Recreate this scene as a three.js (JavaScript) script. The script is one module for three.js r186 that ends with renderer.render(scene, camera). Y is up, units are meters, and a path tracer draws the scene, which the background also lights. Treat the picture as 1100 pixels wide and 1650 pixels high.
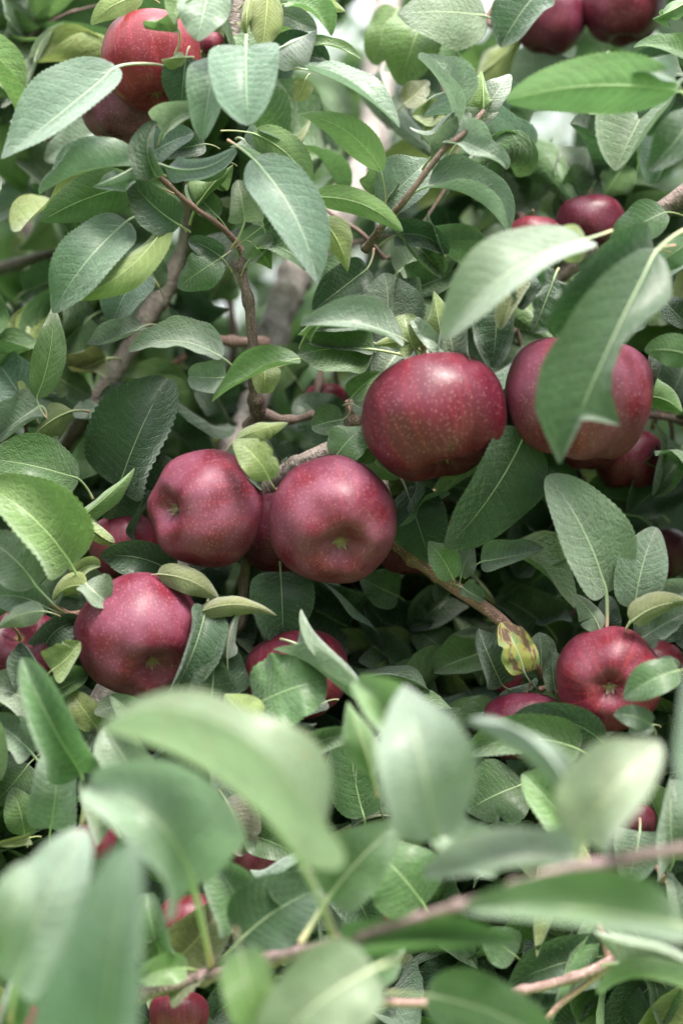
import * as THREE from 'three';
import { mergeGeometries } from 'three/addons/utils/BufferGeometryUtils.js';
import { createNoise2D, createNoise3D } from 'simplex-noise';

// ---------------------------------------------------------------- camera, sky, sun, exposure
const scene = new THREE.Scene();
const DIST = 1.12, FOV = 30;
const camera = new THREE.PerspectiveCamera(FOV, 682 / 1024, 0.05, 400);
camera.position.set(0, 1.6, DIST);
camera.rotation.x = THREE.MathUtils.degToRad(5);
camera.focus = DIST;
camera.userData.fStop = 2.5;
camera.updateMatrixWorld(true);
const renderer = new THREE.WebGLRenderer({ antialias: true });
renderer.setSize(682, 1024);
renderer.toneMapping = THREE.LinearToneMapping;
renderer.toneMappingExposure = 5.3;
renderer.shadowMap.enabled = true;

const SUN_DIR = new THREE.Vector3(0.22, 0.85, 0.5).normalize();
{
  const W = 256, H = 128, data = new Float32Array(W * H * 4), n3 = createNoise3D(rng(5));
  for (let j = 0; j < H; j++) for (let i = 0; i < W; i++) {
    const up = ((j + 0.5) / H - 0.5) * Math.PI, az = ((i + 0.5) / W - 0.5) * 2 * Math.PI, y = Math.sin(up);
    const x = Math.cos(az) * Math.cos(up), z = Math.sin(az) * Math.cos(up);
    const d = Math.max(0, x * SUN_DIR.x + y * SUN_DIR.y + z * SUN_DIR.z);
    const cloud = 1 + 0.12 * n3(x * 2, y * 3, z * 2) + 0.06 * n3(x * 6, y * 8, z * 6);
    const L = (0.24 + 0.96 * Math.max(0, y) ** 1.2) * cloud + 0.5 * d ** 8;
    data.set([L * 0.97, L * 1.0, L * 1.05, 1], (j * W + i) * 4);
  }
  const sky = new THREE.DataTexture(data, W, H, THREE.RGBAFormat, THREE.FloatType);
  sky.mapping = THREE.EquirectangularReflectionMapping; sky.magFilter = sky.minFilter = THREE.LinearFilter; sky.needsUpdate = true;
  scene.background = sky; scene.environment = sky;
}
const sun = new THREE.DirectionalLight(0xfff8ec, 2.0);
sun.position.copy(SUN_DIR).multiplyScalar(6).add(new THREE.Vector3(0, 1.5, 0)); sun.target.position.set(0, 1.5, 0);
sun.castShadow = true; sun.shadow.radius = 45; sun.shadow.mapSize.set(2048, 2048);
Object.assign(sun.shadow.camera, { left: -3, right: 3, top: 3, bottom: -3, near: 0.1, far: 20 });
scene.add(sun, sun.target);

// ---------------------------------------------------------------- helpers
function rng(seed) { let a = seed >>> 0; return () => { a = (a + 0x6D2B79F5) | 0; let t = Math.imul(a ^ (a >>> 15), 1 | a); t = (t + Math.imul(t ^ (t >>> 7), 61 | t)) ^ t; return ((t ^ (t >>> 14)) >>> 0) / 4294967296; }; }
const R0 = rng(77), rnd = (a, b) => a + (b - a) * R0();
const V = (x, y, z) => new THREE.Vector3(x, y, z);
const clamp = THREE.MathUtils.clamp, sstep = THREE.MathUtils.smoothstep, lerp = THREE.MathUtils.lerp, rad = THREE.MathUtils.degToRad;
const TAN = Math.tan(rad(FOV / 2));
const CR = V(1, 0, 0), CU = V(0, 1, 0).applyQuaternion(camera.quaternion), CB = V(0, 0, 1).applyQuaternion(camera.quaternion);   // right, up, and back towards the viewer
// photograph pixel (1100 x 1650) and centimetres in front of the focal plane -> world
const depthOf = (z) => z > 12 ? 12 + (z - 12) * 1.3 : z;   // the nearest leaves stand well in front of the focal plane
function at(px, py, zcm = 0) {
  const d = DIST - depthOf(zcm) / 100;
  return camera.position.clone().addScaledVector(CR, (px - 550) / 825 * TAN * d).addScaledVector(CU, (825 - py) / 825 * TAN * d).addScaledVector(CB, -d);
}
const perPx = (zcm = 0) => (DIST - depthOf(zcm) / 100) * TAN / 825;
const names = {};
function numbered(n) { const k = names[n] = (names[n] ?? -1) + 1; return k ? `${n}_${String(k).padStart(3, '0')}` : n; }
function tag(o, label, category, group, kind) { if (label) o.userData.label = label; if (category) o.userData.category = category; if (group) o.userData.group = group; if (kind) o.userData.kind = kind; return o; }
function mesh(name, g, m, parent) { const o = new THREE.Mesh(g, m); o.name = parent === scene ? numbered(name) : name; o.castShadow = o.receiveShadow = true; parent.add(o); return o; }
function dataTex(W, H, fn, srgb) {
  const d = new Uint8Array(W * H * 4);
  for (let j = 0; j < H; j++) for (let i = 0; i < W; i++) { const c = fn((i + 0.5) / W, (j + 0.5) / H, i, j), o = (j * W + i) * 4; for (let k = 0; k < 3; k++) { let v = clamp(c[k], 0, 1); if (srgb) v = v <= 0.0031308 ? v * 12.92 : 1.055 * v ** (1 / 2.4) - 0.055; d[o + k] = v * 255; } d[o + 3] = 255; }
  const t = new THREE.DataTexture(d, W, H); t.magFilter = THREE.LinearFilter; t.minFilter = THREE.LinearMipmapLinearFilter; t.generateMipmaps = true;
  t.wrapS = t.wrapT = THREE.RepeatWrapping; if (srgb) t.colorSpace = THREE.SRGBColorSpace; t.needsUpdate = true; return t;
}
function worley(seed) {
  const h = (x, y, k) => { let n = Math.imul(x, 374761393) + Math.imul(y, 668265263) + Math.imul(k + seed, 1274126177); n = Math.imul(n ^ (n >>> 13), 1274126177); return ((n ^ (n >>> 16)) >>> 0) / 4294967296; };
  return (x, y) => { const xi = Math.floor(x), yi = Math.floor(y); let a = 9, b = 9; for (let i = -1; i < 2; i++) for (let j = -1; j < 2; j++) { const dx = xi + i + h(xi + i, yi + j, 1) - x, dy = yi + j + h(xi + i, yi + j, 2) - y, d = Math.sqrt(dx * dx + dy * dy); if (d < a) { b = a; a = d; } else if (d < b) b = d; } return [a, b - a, h(xi, yi, 3)]; };
}

// ---------------------------------------------------------------- leaf materials: veins, net and down of an apple leaf
const leafHalf = (t) => t <= 0 || t >= 1 ? 0 : (t ** 0.55 * (1 - t) ** 0.92) / 0.3795;   // outline, 1 at its widest
function leafMaps(seed, under, spots) {
  const n2 = createNoise2D(rng(seed)), wo = worley(seed), wf = worley(seed + 9), r = rng(seed + 3), veins = [[], []];
  for (let s = 0; s < 2; s++) for (let i = 0, t = 0.03 + s * 0.035; t < 0.93; i++, t += 0.068 + 0.03 * r()) veins[s].push(t);
  const fields = (u, t) => {
    const v = u * 2 - 1, a = Math.abs(v), hw = 0.29 * Math.max(leafHalf(t), 0.12), x = a * hw;
    const q = t - (0.13 * a + 0.11 * a * a) * (1 - 0.35 * t) + 0.008 * n2(v * 3, t * 9);
    let d = 9; for (const ti of veins[v < 0 ? 0 : 1]) d = Math.min(d, Math.abs(q - ti));
    const mid = Math.exp(-((x / (0.0075 * (1.25 - t))) ** 2));
    const side = Math.exp(-((d / (0.0042 * (1.25 - 0.75 * a))) ** 2));
    const w = wo(v * 9 + 3, q * 34), f = wf(v * 26, t * 66);
    const net = 1 - sstep(w[1], 0.02, 0.12), fine = 1 - sstep(f[1], 0.02, 0.2);
    return { v, a, q, d, mid, side, net, fine, cell: w[2], puff: Math.min(1, d / 0.035), wp: Math.min(1, w[1] * 2), fp: Math.min(1, f[1] * 2) };
  };
  const color = dataTex(512, 768, (u, t) => {
    const F = fields(u, t), big = n2(F.v * 1.6, t * 3), med = n2(F.v * 7 + 5, t * 16), gr = n2(F.v * 40, t * 90);
    let k = 0.5 * (1 + 0.13 * big + 0.07 * med + 0.05 * gr + 0.05 * (F.cell - 0.5)), c;
    const vein = under ? Math.max(F.mid, 0.75 * F.side, 0.34 * F.net, 0.16 * F.fine) : Math.max(0.8 * F.mid, 0.42 * F.side, 0.17 * F.net, 0.07 * F.fine);
    const lam = under ? [k * 1.12, k * 1.05, k * 1.25] : [k, k, k];
    const vc = under ? [1, 0.92, 0.95] : [1, 0.86, 0.8];
    c = lam.map((q, i) => lerp(q, vc[i], vein * 0.8));
    const edge = sstep(F.a, 0.955, 1); c = c.map((q, i) => lerp(q, [0.85, 0.72, 0.7][i], edge * 0.6));
    if (spots) { const s = n2(F.v * 4 + 40, t * 9 + 3), s2 = n2(F.v * 15, t * 30 + 70); const m = sstep(s2, 0.62, 0.8) * sstep(s, 0.0, 0.3); c = [lerp(c[0], 0.75, m), lerp(c[1], 0.3, m), lerp(c[2], 0.3, m)]; }
    return c;
  }, true);
  const relief = dataTex(512, 768, (u, t) => {
    const F = fields(u, t);
    let h = 0.3 + 0.16 * Math.sqrt(F.puff) + 0.2 * F.wp + 0.06 * F.fp + 0.15 * n2(F.v * 3.2, t * 8) + 0.1 * n2(F.v * 8 + 4, t * 20);
    h = lerp(h, 0.22, Math.max(F.side * 0.7, F.mid));
    if (under) h = 0.95 - h * 0.9;
    const rough = under ? 0.86 : 0.38 + 0.09 * n2(F.v * 3, t * 5) + 0.09 * n2(F.v * 22, t * 50);
    return [h, rough, 0];
  }, false);
  return { map: color, bumpMap: relief, clearcoatRoughnessMap: relief };
}
const leafMat = (seed, under, spots) => new THREE.MeshPhysicalMaterial({
  name: under ? 'leaf underside' : 'leaf', vertexColors: true, side: THREE.DoubleSide, ...leafMaps(seed, under, spots), bumpScale: under ? 0.0006 : 0.0013,
  roughness: 0.96, transmission: under ? 0.5 : 0.47, thickness: 0, specularIntensity: 0.6, clearcoat: under ? 0.1 : 0.5, clearcoatRoughness: 1, });
const UPPER = [leafMat(11, false, false), leafMat(23, false, true), leafMat(37, false, false)], UNDER = [leafMat(51, true, false), leafMat(64, true, true)];
const stalkMat = new THREE.MeshStandardMaterial({ name: 'leaf stalk', vertexColors: true, roughness: 0.6 });
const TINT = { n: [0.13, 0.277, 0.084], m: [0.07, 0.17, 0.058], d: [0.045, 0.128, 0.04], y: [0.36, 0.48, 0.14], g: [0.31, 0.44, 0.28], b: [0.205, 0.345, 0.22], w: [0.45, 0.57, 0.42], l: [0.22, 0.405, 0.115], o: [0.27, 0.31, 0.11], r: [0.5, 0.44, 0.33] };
const EXTRA = {};
{
  const n2 = createNoise2D(rng(88));
  const map = dataTex(256, 384, (u, t) => {
    const v = u * 2 - 1, a = Math.abs(v), q = t - 0.13 * a - 0.11 * a * a, dv = Math.abs(((q * 9) % 1 + 1) % 1 - 0.5), vein = Math.max(Math.exp(-((a / 0.05) ** 2)), Math.exp(-((dv / 0.07) ** 2)) * 0.7);
    const m = 0.7 * n2(v * 0.9 + 2, t * 1.5) + 0.25 * n2(v * 4, t * 6) + 0.5 * v * (t - 0.1), br = sstep(m, 0.12, 0.34), gr = sstep(n2(v * 2 + 9, t * 3), 0.1, 0.5);
    let c = [lerp(0.5, 0.26, gr), lerp(0.44, 0.36, gr), lerp(0.1, 0.12, gr)]; c = c.map((x, i) => lerp(x, [0.85, 0.72, 0.22][i], vein * 0.35));
    const rim = sstep(m, 0.02, 0.12) * (1 - br); c = c.map((x, i) => lerp(x, [0.42, 0.22, 0.1][i], rim * 0.7));
    return c.map((x, i) => lerp(x, [0.17, 0.085, 0.045][i] * (1 + 0.3 * n2(v * 14, t * 22)), br));
  }, true);
  EXTRA.autumn = new THREE.MeshPhysicalMaterial({ name: 'turning leaf', map, side: THREE.DoubleSide, vertexColors: true, roughness: 0.95, transmission: 0.3, thickness: 0, clearcoat: 0.4, clearcoatRoughness: 0.5 });
  TINT.a = [0.8, 0.82, 0.8];
}

// One leaf: midrib as a curve in space, frame along it, a V fold, rolled margins, a wavy edge and teeth.
function leafGeometry(P0, PC, P3, W, o, tint, nt = 54, nv = 4) {
  const pos = [], uv = [], col = [], idx = [], rib = [];
  const C = (t) => P0.clone().multiplyScalar((1 - t) ** 2).addScaledVector(PC, 2 * t * (1 - t)).addScaledVector(P3, t * t);
  const D = (t) => PC.clone().sub(P0).multiplyScalar(2 * (1 - t)).addScaledVector(P3.clone().sub(PC), 2 * t).normalize();
  const face = o.face ?? CB, up = o.up ?? CU, rt = o.rt ?? CR;
  const Tm = D(0.5), Nm = face.clone().addScaledVector(Tm, -face.dot(Tm)).normalize(), Sm = Nm.clone().cross(Tm);
  let sgn = 1; if (Math.abs(Sm.dot(up)) > 0.12 ? Sm.dot(up) < 0 : Sm.dot(rt) < 0) sgn = -1;
  const ad = o.u ? -1 : 1, ph = o.ph, amp = (o.wave ?? 0.085) * W, wf = o.wf ?? 1.35;
  for (let i = 0; i <= nt; i++) {
    const t = i / nt, T = D(t), P = C(t), r = rad((o.r ?? 0) + (o.tw ?? 0) * (t - 0.5));
    const N0 = face.clone().addScaledVector(T, -face.dot(T)).normalize(), S0 = N0.clone().cross(T).multiplyScalar(sgn);
    const N = N0.clone().multiplyScalar(Math.cos(r)).addScaledVector(S0, Math.sin(r)), S = S0.clone().multiplyScalar(Math.cos(r)).addScaledVector(N0, -Math.sin(r));
    const hw = 0.5 * W * leafHalf(clamp(t * 0.99 + 0.004, 0, 1)) ** (o.sh ?? 1) * (1 + 0.03 * Math.sin(9 * t + ph)) + (i === nt ? 0 : 0.0003);
    rib.push([P, N]);
    for (let j = -nv; j <= nv; j++) {
      const s = Math.sign(j) || 1, a = Math.abs(j) / nv, upside = s > 0;
      const f = rad((upside ? o.fu : o.fd) ?? o.f ?? 12), k = rad((upside ? o.ku : o.kd) ?? o.k ?? 8), kt = k * sstep(t, -0.1, 0.35);
      let x = 0, h = 0; const m = 6; for (let q = 0; q < m; q++) { const an = f + kt * ((q + 0.5) / m) * a * 2; x += Math.cos(an) * a / m; h += Math.sin(an) * a / m; }
      const tooth = Math.abs(j) === nv && o.teeth !== 0 ? (i % 2 ? 1 - (o.tooth ?? 0.03) : 1.012) : 1;
      const wv = amp * a * a * leafHalf(t) * Math.sin(6.283 * wf * t + ph + (upside ? 0 : 1.9)) + 0.1 * amp * a * Math.sin(6.283 * wf * 2.3 * t + ph * 2 + s);
      const mm = o.dm && !upside ? o.dm(t) : o.um && upside ? o.um(t) : 1;
      const p = P.clone().addScaledVector(S, s * x * hw * tooth * mm).addScaledVector(N, ad * h * hw + wv);
      pos.push(p.x, p.y, p.z); uv.push(0.5 + 0.5 * j / nv, t); col.push(...tint);
    }
  }
  const w = 2 * nv + 1;
  for (let i = 0; i < nt; i++) for (let j = 0; j < 2 * nv; j++) { const a = i * w + j, b = a + 1, c = a + w, d = c + 1; if (sgn * ad > 0) idx.push(a, c, b, b, c, d); else idx.push(a, b, c, b, d, c); }
  const g = new THREE.BufferGeometry();
  g.setAttribute('position', new THREE.Float32BufferAttribute(pos, 3)); g.setAttribute('uv', new THREE.Float32BufferAttribute(uv, 2)); g.setAttribute('color', new THREE.Float32BufferAttribute(col, 3));
  g.setIndex(idx); g.computeVertexNormals();
  return { g, rib, T0: D(0), C };
}
// A tube through points with a radius at each; color(t) or one colour; uv in metres.
function tube(pts, radii, color, { seg = 4, sides = 7, rough = 0, bumps = 0, seed = 1, cap = true } = {}) {
  const curve = new THREE.CatmullRomCurve3(pts, false, 'centripetal'), n = (pts.length - 1) * seg, pos = [], uv = [], col = [], idx = [], n3 = createNoise3D(rng(seed));
  let N = null, len = 0, prev = null;
  for (let i = 0; i <= n; i++) {
    const t = i / n, k = t * (pts.length - 1), a = Math.min(pts.length - 2, Math.floor(k)), p = curve.getPoint(t), T = curve.getTangent(t);
    if (!N) { N = Math.abs(T.y) < 0.9 ? V(0, 1, 0) : V(1, 0, 0); }
    N.addScaledVector(T, -N.dot(T)).normalize(); const B = T.clone().cross(N);
    let r0 = lerp(radii[a], radii[a + 1], sstep(k - a, 0, 1));
    if (prev) len += p.distanceTo(prev); prev = p;
    if (bumps) r0 *= 1 + bumps * Math.max(0, n3(len * 60, 3, seed) - 0.35) * 1.4;
    const c = typeof color === 'function' ? color(t) : color;
    for (let j = 0; j <= sides; j++) {
      const an = j / sides * 2 * Math.PI, cx = Math.cos(an), sx = Math.sin(an), r = r0 * (1 + rough * n3(cx * 1.3 + len * 45, sx * 1.3, len * 30 + seed) + rough * 0.6 * n3(cx * 3, sx * 3, len * 140));
      const q = p.clone().addScaledVector(N, cx * r).addScaledVector(B, sx * r);
      pos.push(q.x, q.y, q.z); uv.push(j / sides * 2 * Math.PI * radii[0], len); col.push(...c);
    }
  }
  const w = sides + 1;
  for (let i = 0; i < n; i++) for (let j = 0; j < sides; j++) { const a = i * w + j; idx.push(a, a + 1, a + w, a + 1, a + w + 1, a + w); }
  if (cap) for (const [row, flip] of [[0, 1], [n, 0]]) {
    const p = curve.getPoint(row / n), T = curve.getTangent(row / n).multiplyScalar((flip ? -1 : 1) * 0.35 * radii[flip ? 0 : radii.length - 1]), c = pos.length / 3;
    pos.push(p.x + T.x, p.y + T.y, p.z + T.z); uv.push(0, len * row / n); col.push(...(typeof color === 'function' ? color(row / n) : color));
    for (let j = 0; j < sides; j++) { const a = row * w + j; flip ? idx.push(c, a + 1, a) : idx.push(c, a, a + 1); }
  }
  const g = new THREE.BufferGeometry();
  g.setAttribute('position', new THREE.Float32BufferAttribute(pos, 3)); g.setAttribute('uv', new THREE.Float32BufferAttribute(uv, 2)); g.setAttribute('color', new THREE.Float32BufferAttribute(col, 3));
  g.setIndex(idx); g.computeVertexNormals(); return g;
}

// ---------------------------------------------------------------- ground and distance
const nG = createNoise2D(rng(404));
const grassTex = dataTex(512, 512, (u, v) => { const s = 0.5 + 0.25 * nG(u * 8, v * 8) + 0.25 * nG(u * 60, v * 60); return [0.07 + 0.07 * s, 0.15 + 0.12 * s, 0.035 + 0.03 * s]; }, true);
grassTex.repeat.set(200, 200);
{ const g = new THREE.PlaneGeometry(400, 400, 1, 1).rotateX(-Math.PI / 2); const m = new THREE.MeshStandardMaterial({ name: 'grass', map: grassTex, roughness: 1 }); tag(mesh('ground', g, m, scene), null, null, null, 'structure'); }

// ---------------------------------------------------------------- the apple tree: bark
function barkMat(name, a, b, lent, scaleU, seed, bump) {
  const n = createNoise3D(rng(seed)), cyl = (u, v, fu, fv) => n(Math.cos(u * 6.283) * fu, Math.sin(u * 6.283) * fu, v * fv);
  const cyc = (u, v, fu, fv) => lerp(cyl(u, v, fu, fv), cyl(u, v - 1, fu, fv), v);
  const f = (u, v) => { const big = cyc(u, v, 0.7, 4), med = cyc(u, v, 2.5, 14), fine = cyc(u, v, 9, 60), ring = cyc(u, v, 0.5, 70), len = sstep(cyc(u, v, 2.2, 46), 0.45, 0.62); return { big, med, fine, ring, len }; };
  const map = dataTex(256, 512, (u, v) => { const F = f(u, v), k = clamp(0.5 + 0.35 * F.big + 0.25 * F.med + 0.15 * F.fine, 0, 1); return a.map((x, i) => lerp(lerp(x, b[i], k), lent[i], F.len * 0.75) * (1 + 0.12 * F.ring)); }, true);
  const bm = dataTex(256, 512, (u, v) => { const F = f(u, v); const h = 0.5 + 0.15 * F.med + 0.12 * F.fine + 0.12 * F.ring + 0.25 * F.len; return [h, 0.75 + 0.15 * F.fine, 0]; }, false);
  for (const t of [map, bm]) t.repeat.set(scaleU, 1 / 0.09);
  return new THREE.MeshStandardMaterial({ name, map, bumpMap: bm, roughnessMap: bm, roughness: 1, bumpScale: bump, vertexColors: true });
}
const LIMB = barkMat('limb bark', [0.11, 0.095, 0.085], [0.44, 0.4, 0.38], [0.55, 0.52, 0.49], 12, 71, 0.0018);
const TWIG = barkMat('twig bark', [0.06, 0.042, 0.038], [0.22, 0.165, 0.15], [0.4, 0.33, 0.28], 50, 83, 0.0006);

const tree = new THREE.Group(); tree.name = 'apple_tree'; tree.position.set(-0.35, 0, -0.3); scene.add(tree); names.apple_tree = 0;
tag(tree, 'leafy apple tree with grey limbs and twigs carrying the dark red apples', 'apple tree');
const ORIGIN = tree.position;
function intoTree(name, g, m, base, parent = tree) { g.translate(-base.x, -base.y, -base.z); const o = mesh(name, g, m, parent); o.position.copy(base).sub(parent === tree ? ORIGIN : V(0, 0, 0)); return o; }

// A limb, branch or twig through photograph points [x, y, z in cm, width in pixels].
let branchSeed = 100;
function branch(name, m, pts, tone = [1, 1, 1], opt = {}) {
  const P = pts.map((p) => at(p[0], p[1], p[2])), r = pts.map((p) => p[3] / 2 * perPx(p[2]));
  const big = Math.max(...r);
  const g = tube(P, r, tone, { seg: opt.seg ?? 10, sides: big > 0.006 ? 16 : 10, rough: opt.rough ?? 0.07, bumps: opt.bumps ?? 0.35, seed: branchSeed++ });
  return intoTree(name, g, m, P[0].clone());
}
function world(name, m, pts, radii, tone) { const g = tube(pts, radii, tone, { seg: 14, sides: 18, rough: 0.08, bumps: 0.2, seed: branchSeed++ }); return intoTree(name, g, m, pts[0].clone()); }

// trunk from the ground up to where the pale limb leaves the picture, and that limb
const lb = at(60, 1760, -14);
world('trunk', LIMB, [V(-0.35, -0.05, -0.3), V(-0.34, 0.35, -0.28), V(-0.3, 0.85, -0.26), V(lb.x - 0.02, lb.y - 0.12, lb.z - 0.03), lb], [0.085, 0.07, 0.058, 0.034, 0.02], [0.9, 0.88, 0.86]);
branch('limb', LIMB, [[60, 1760, -14, 56], [118, 1310, -7, 50], [165, 1140, -5, 46], [225, 1020, -6, 46], [288, 905, -7, 45], [340, 790, -10, 44], [395, 680, -13, 44], [425, 600, -16, 46], [447, 515, -18, 50], [478, 440, -20, 55], [545, 345, -25, 58], [600, 235, -29, 50], [612, 90, -33, 48], [640, -120, -40, 46]], [0.95, 0.92, 0.92]);
branch('limb', LIMB, [[600, 250, -29, 44], [520, 215, -31, 38], [440, 195, -34, 32], [330, 250, -38, 30], [200, 280, -42, 36], [40, 300, -46, 36], [-120, 330, -50, 36]], [0.9, 0.87, 0.86]);
branch('branch', LIMB, [[150, 655, -9, 26], [190, 590, -9, 30], [235, 515, -10, 34], [272, 455, -11, 34], [294, 398, -11, 20], [303, 320, -10, 19], [318, 235, -8, 20], [345, 140, -6, 20], [374, 55, -5, 23], [392, -40, -5, 24]], [0.62, 0.55, 0.52]);
branch('branch', TWIG, [[150, 655, -9, 26], [105, 720, -12, 22], [70, 800, -16, 18]], [1, 0.95, 0.9]);
branch('twig', TWIG, [[417, 672, -4, 20], [408, 618, -2.4, 17], [407, 555, -1.2, 16], [401, 490, -0.8, 16], [388, 430, -1, 17], [398, 408, -1, 13]], [0.8, 0.7, 0.66], { rough: 0.13, bumps: 0.8 });
branch('twig', TWIG, [[396, 425, -2.2, 13], [384, 396, -2, 11], [352, 362, -1.2, 9], [312, 334, -0.5, 8], [270, 297, 0.3, 7], [250, 278, 0.8, 6]], [1.1, 0.8, 0.72], { bumps: 0.6 });
branch('spur', TWIG, [[400, 690, -6, 24], [420, 668, -5, 22], [455, 676, -4.5, 13], [485, 674, -4.5, 12], [506, 667, -4.2, 15]], [1.1, 1, 0.95], { rough: 0.12 });
branch('branch', LIMB, [[335, 800, -10, 30], [385, 815, -7, 27], [425, 792, -5, 28], [455, 764, -4, 28], [487, 744, -3.5, 27], [522, 728, -3.5, 26], [560, 715, -4, 24], [600, 760, -5, 24], [640, 878, -3.2, 24]], [0.85, 0.76, 0.72], { bumps: 0.5 });
branch('branch', TWIG, [[628, 868, -3.2, 25], [692, 917, -2, 24], [752, 960, -1, 22], [800, 994, -0.5, 21], [838, 1030, -0.5, 15], [880, 1100, -2, 9]], [1.5, 1.05, 0.95], { bumps: 0.6 });
branch('spur', TWIG, [[575, 722, -3.5, 24], [572, 690, -2.5, 24], [566, 662, -2, 20], [562, 645, -1.8, 13]], [1.2, 1.1, 1], { rough: 0.16, seg: 14 });
branch('twig', TWIG, [[780, 178, 3.4, 7], [748, 214, 3.6, 9], [716, 240, 3.4, 10], [690, 272, 3, 10], [652, 322, 2.2, 11], [615, 365, 0.4, 12], [588, 402, -1.2, 14]], [0.85, 0.7, 0.66], { bumps: 0.6 });
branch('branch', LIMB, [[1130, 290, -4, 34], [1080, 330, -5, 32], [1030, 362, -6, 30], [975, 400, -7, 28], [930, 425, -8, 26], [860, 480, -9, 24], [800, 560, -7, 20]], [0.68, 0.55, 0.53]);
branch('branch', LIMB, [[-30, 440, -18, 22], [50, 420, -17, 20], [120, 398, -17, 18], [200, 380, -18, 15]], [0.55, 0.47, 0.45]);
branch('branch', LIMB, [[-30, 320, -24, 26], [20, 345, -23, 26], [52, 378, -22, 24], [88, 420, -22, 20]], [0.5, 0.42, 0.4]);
branch('twig', TWIG, [[60, 43, -14, 13], [130, 44, -14, 12], [190, 48, -15, 11]], [2, 1.4, 1.3]);
branch('twig', TWIG, [[130, 190, -16, 9], [100, 215, -16, 10], [62, 232, -17, 10]], [1.8, 1.2, 1.1]);
branch('branch', TWIG, [[430, 552, -11, 17], [385, 551, -9, 17], [345, 546, -8, 15], [300, 530, -9, 14]], [1.6, 1.35, 1.25]);
branch('twig', TWIG, [[300, 572, -11, 11], [276, 590, -11, 11], [256, 612, -12, 10]], [1.9, 1.3, 1.2]);
branch('twig', TWIG, [[375, 420, -24, 14], [370, 480, -24, 13], [377, 540, -24, 13], [372, 610, -25, 13]], [0.7, 0.6, 0.55]);
branch('twig', TWIG, [[690, 105, -12, 11], [722, 80, -12, 11], [770, 45, -12, 9], [800, 0, -12, 9]], [1.4, 1.1, 1.05]);
branch('twig', TWIG, [[775, 30, -14, 14], [815, 52, -14, 14], [860, 60, -15, 12]], [1.2, 0.95, 0.95]);
branch('branch', TWIG, [[700, 320, -22, 18], [760, 360, -22, 18], [810, 400, -23, 16]], [0.7, 0.6, 0.55]);
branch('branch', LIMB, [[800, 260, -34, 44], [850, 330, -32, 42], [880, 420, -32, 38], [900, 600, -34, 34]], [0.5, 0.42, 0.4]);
branch('twig', TWIG, [[830, 300, -20, 14], [838, 345, -19, 13], [850, 372, -18, 10]], [1.6, 1.1, 1.0]);
branch('twig', TWIG, [[1110, 680, -8, 14], [1075, 672, -8, 13], [1040, 668, -9, 11]], [1, 0.9, 0.85]);
branch('twig', TWIG, [[1062, 660, -9, 8], [1050, 690, -10, 8]], [2, 1.6, 1.4]);
branch('twig', TWIG, [[680, 795, -10, 8], [720, 808, -10, 9], [760, 815, -11, 8]], [1.4, 1.2, 1.1]);
branch('twig', TWIG, [[320, 1010, -6, 20], [385, 1010, -5, 18], [392, 950, -5, 16], [400, 880, -6, 16]], [1.3, 1.2, 1.1]);
branch('twig', TWIG, [[140, 988, 1, 12], [112, 990, 1.5, 11], [106, 988, 1.8, 12], [80, 972, 2, 8]], [2, 1.5, 1.25], { bumps: 0.8 });
branch('twig', TWIG, [[108, 1150, -3, 24], [112, 1230, -2, 26], [118, 1310, -3, 24]], [0.9, 0.75, 0.7], { rough: 0.16 });
branch('twig', TWIG, [[868, 1112, -1, 9], [885, 1108, -1, 10], [905, 1130, -2, 10]], [1.7, 1.4, 1.2], { rough: 0.14 });
// the near branch across the bottom
branch('branch', TWIG, [[1120, 1365, 24, 20], [1050, 1376, 24, 21], [985, 1390, 23.8, 21], [930, 1398, 23.5, 20], [860, 1418, 23.3, 17], [800, 1440, 23, 18], [730, 1462, 22.5, 16], [670, 1480, 21.5, 16], [610, 1499, 20, 17], [545, 1520, 17, 24], [500, 1530, 15, 20], [430, 1548, 12, 20], [340, 1572, 9, 22], [290, 1585, 8, 22], [230, 1602, 7, 22], [150, 1640, 5, 22]], [1.25, 1.1, 1.2], { bumps: 0.7 });
branch('twig', TWIG, [[720, 1640, 6, 14], [780, 1616, 7, 15], [830, 1599, 8, 15], [880, 1588, 8.4, 16], [940, 1570, 8.6, 17], [985, 1548, 8.6, 18], [1002, 1538, 8.6, 22], [1050, 1560, 7, 14]], [1.3, 1.08, 1.08], { bumps: 0.6 });
branch('twig', TWIG, [[978, 1540, 8.4, 11], [975, 1520, 8.6, 12], [966, 1496, 8.8, 10], [955, 1460, 8, 9]], [1.7, 1.2, 1.2]);
branch('twig', TWIG, [[520, 1600, 12, 11], [580, 1612, 12, 13], [620, 1614, 12, 15], [660, 1617, 12, 15], [695, 1618, 12, 14], [770, 1650, 11, 13]], [1.8, 1.5, 1.5]);
branch('twig', TWIG, [[870, 1655, 8, 10], [900, 1620, 8, 11], [945, 1585, 8.2, 10], [990, 1548, 8.4, 10]], [1.9, 1.6, 1.4]);
branch('twig', TWIG, [[1110, 1450, 2, 10], [1080, 1430, 2, 10], [1055, 1395, 2, 9]], [1.9, 1.4, 1.4]);

// ---------------------------------------------------------------- leaves
let nLeaf = 0;
const stepped = (pts) => (t) => { for (let i = 1; i < pts.length; i++) if (t <= pts[i][0]) return lerp(pts[i - 1][1], pts[i][1], (t - pts[i - 1][0]) / (pts[i][0] - pts[i - 1][0])); return pts[pts.length - 1][1]; };   // an outline given at a few places along the midrib
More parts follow.
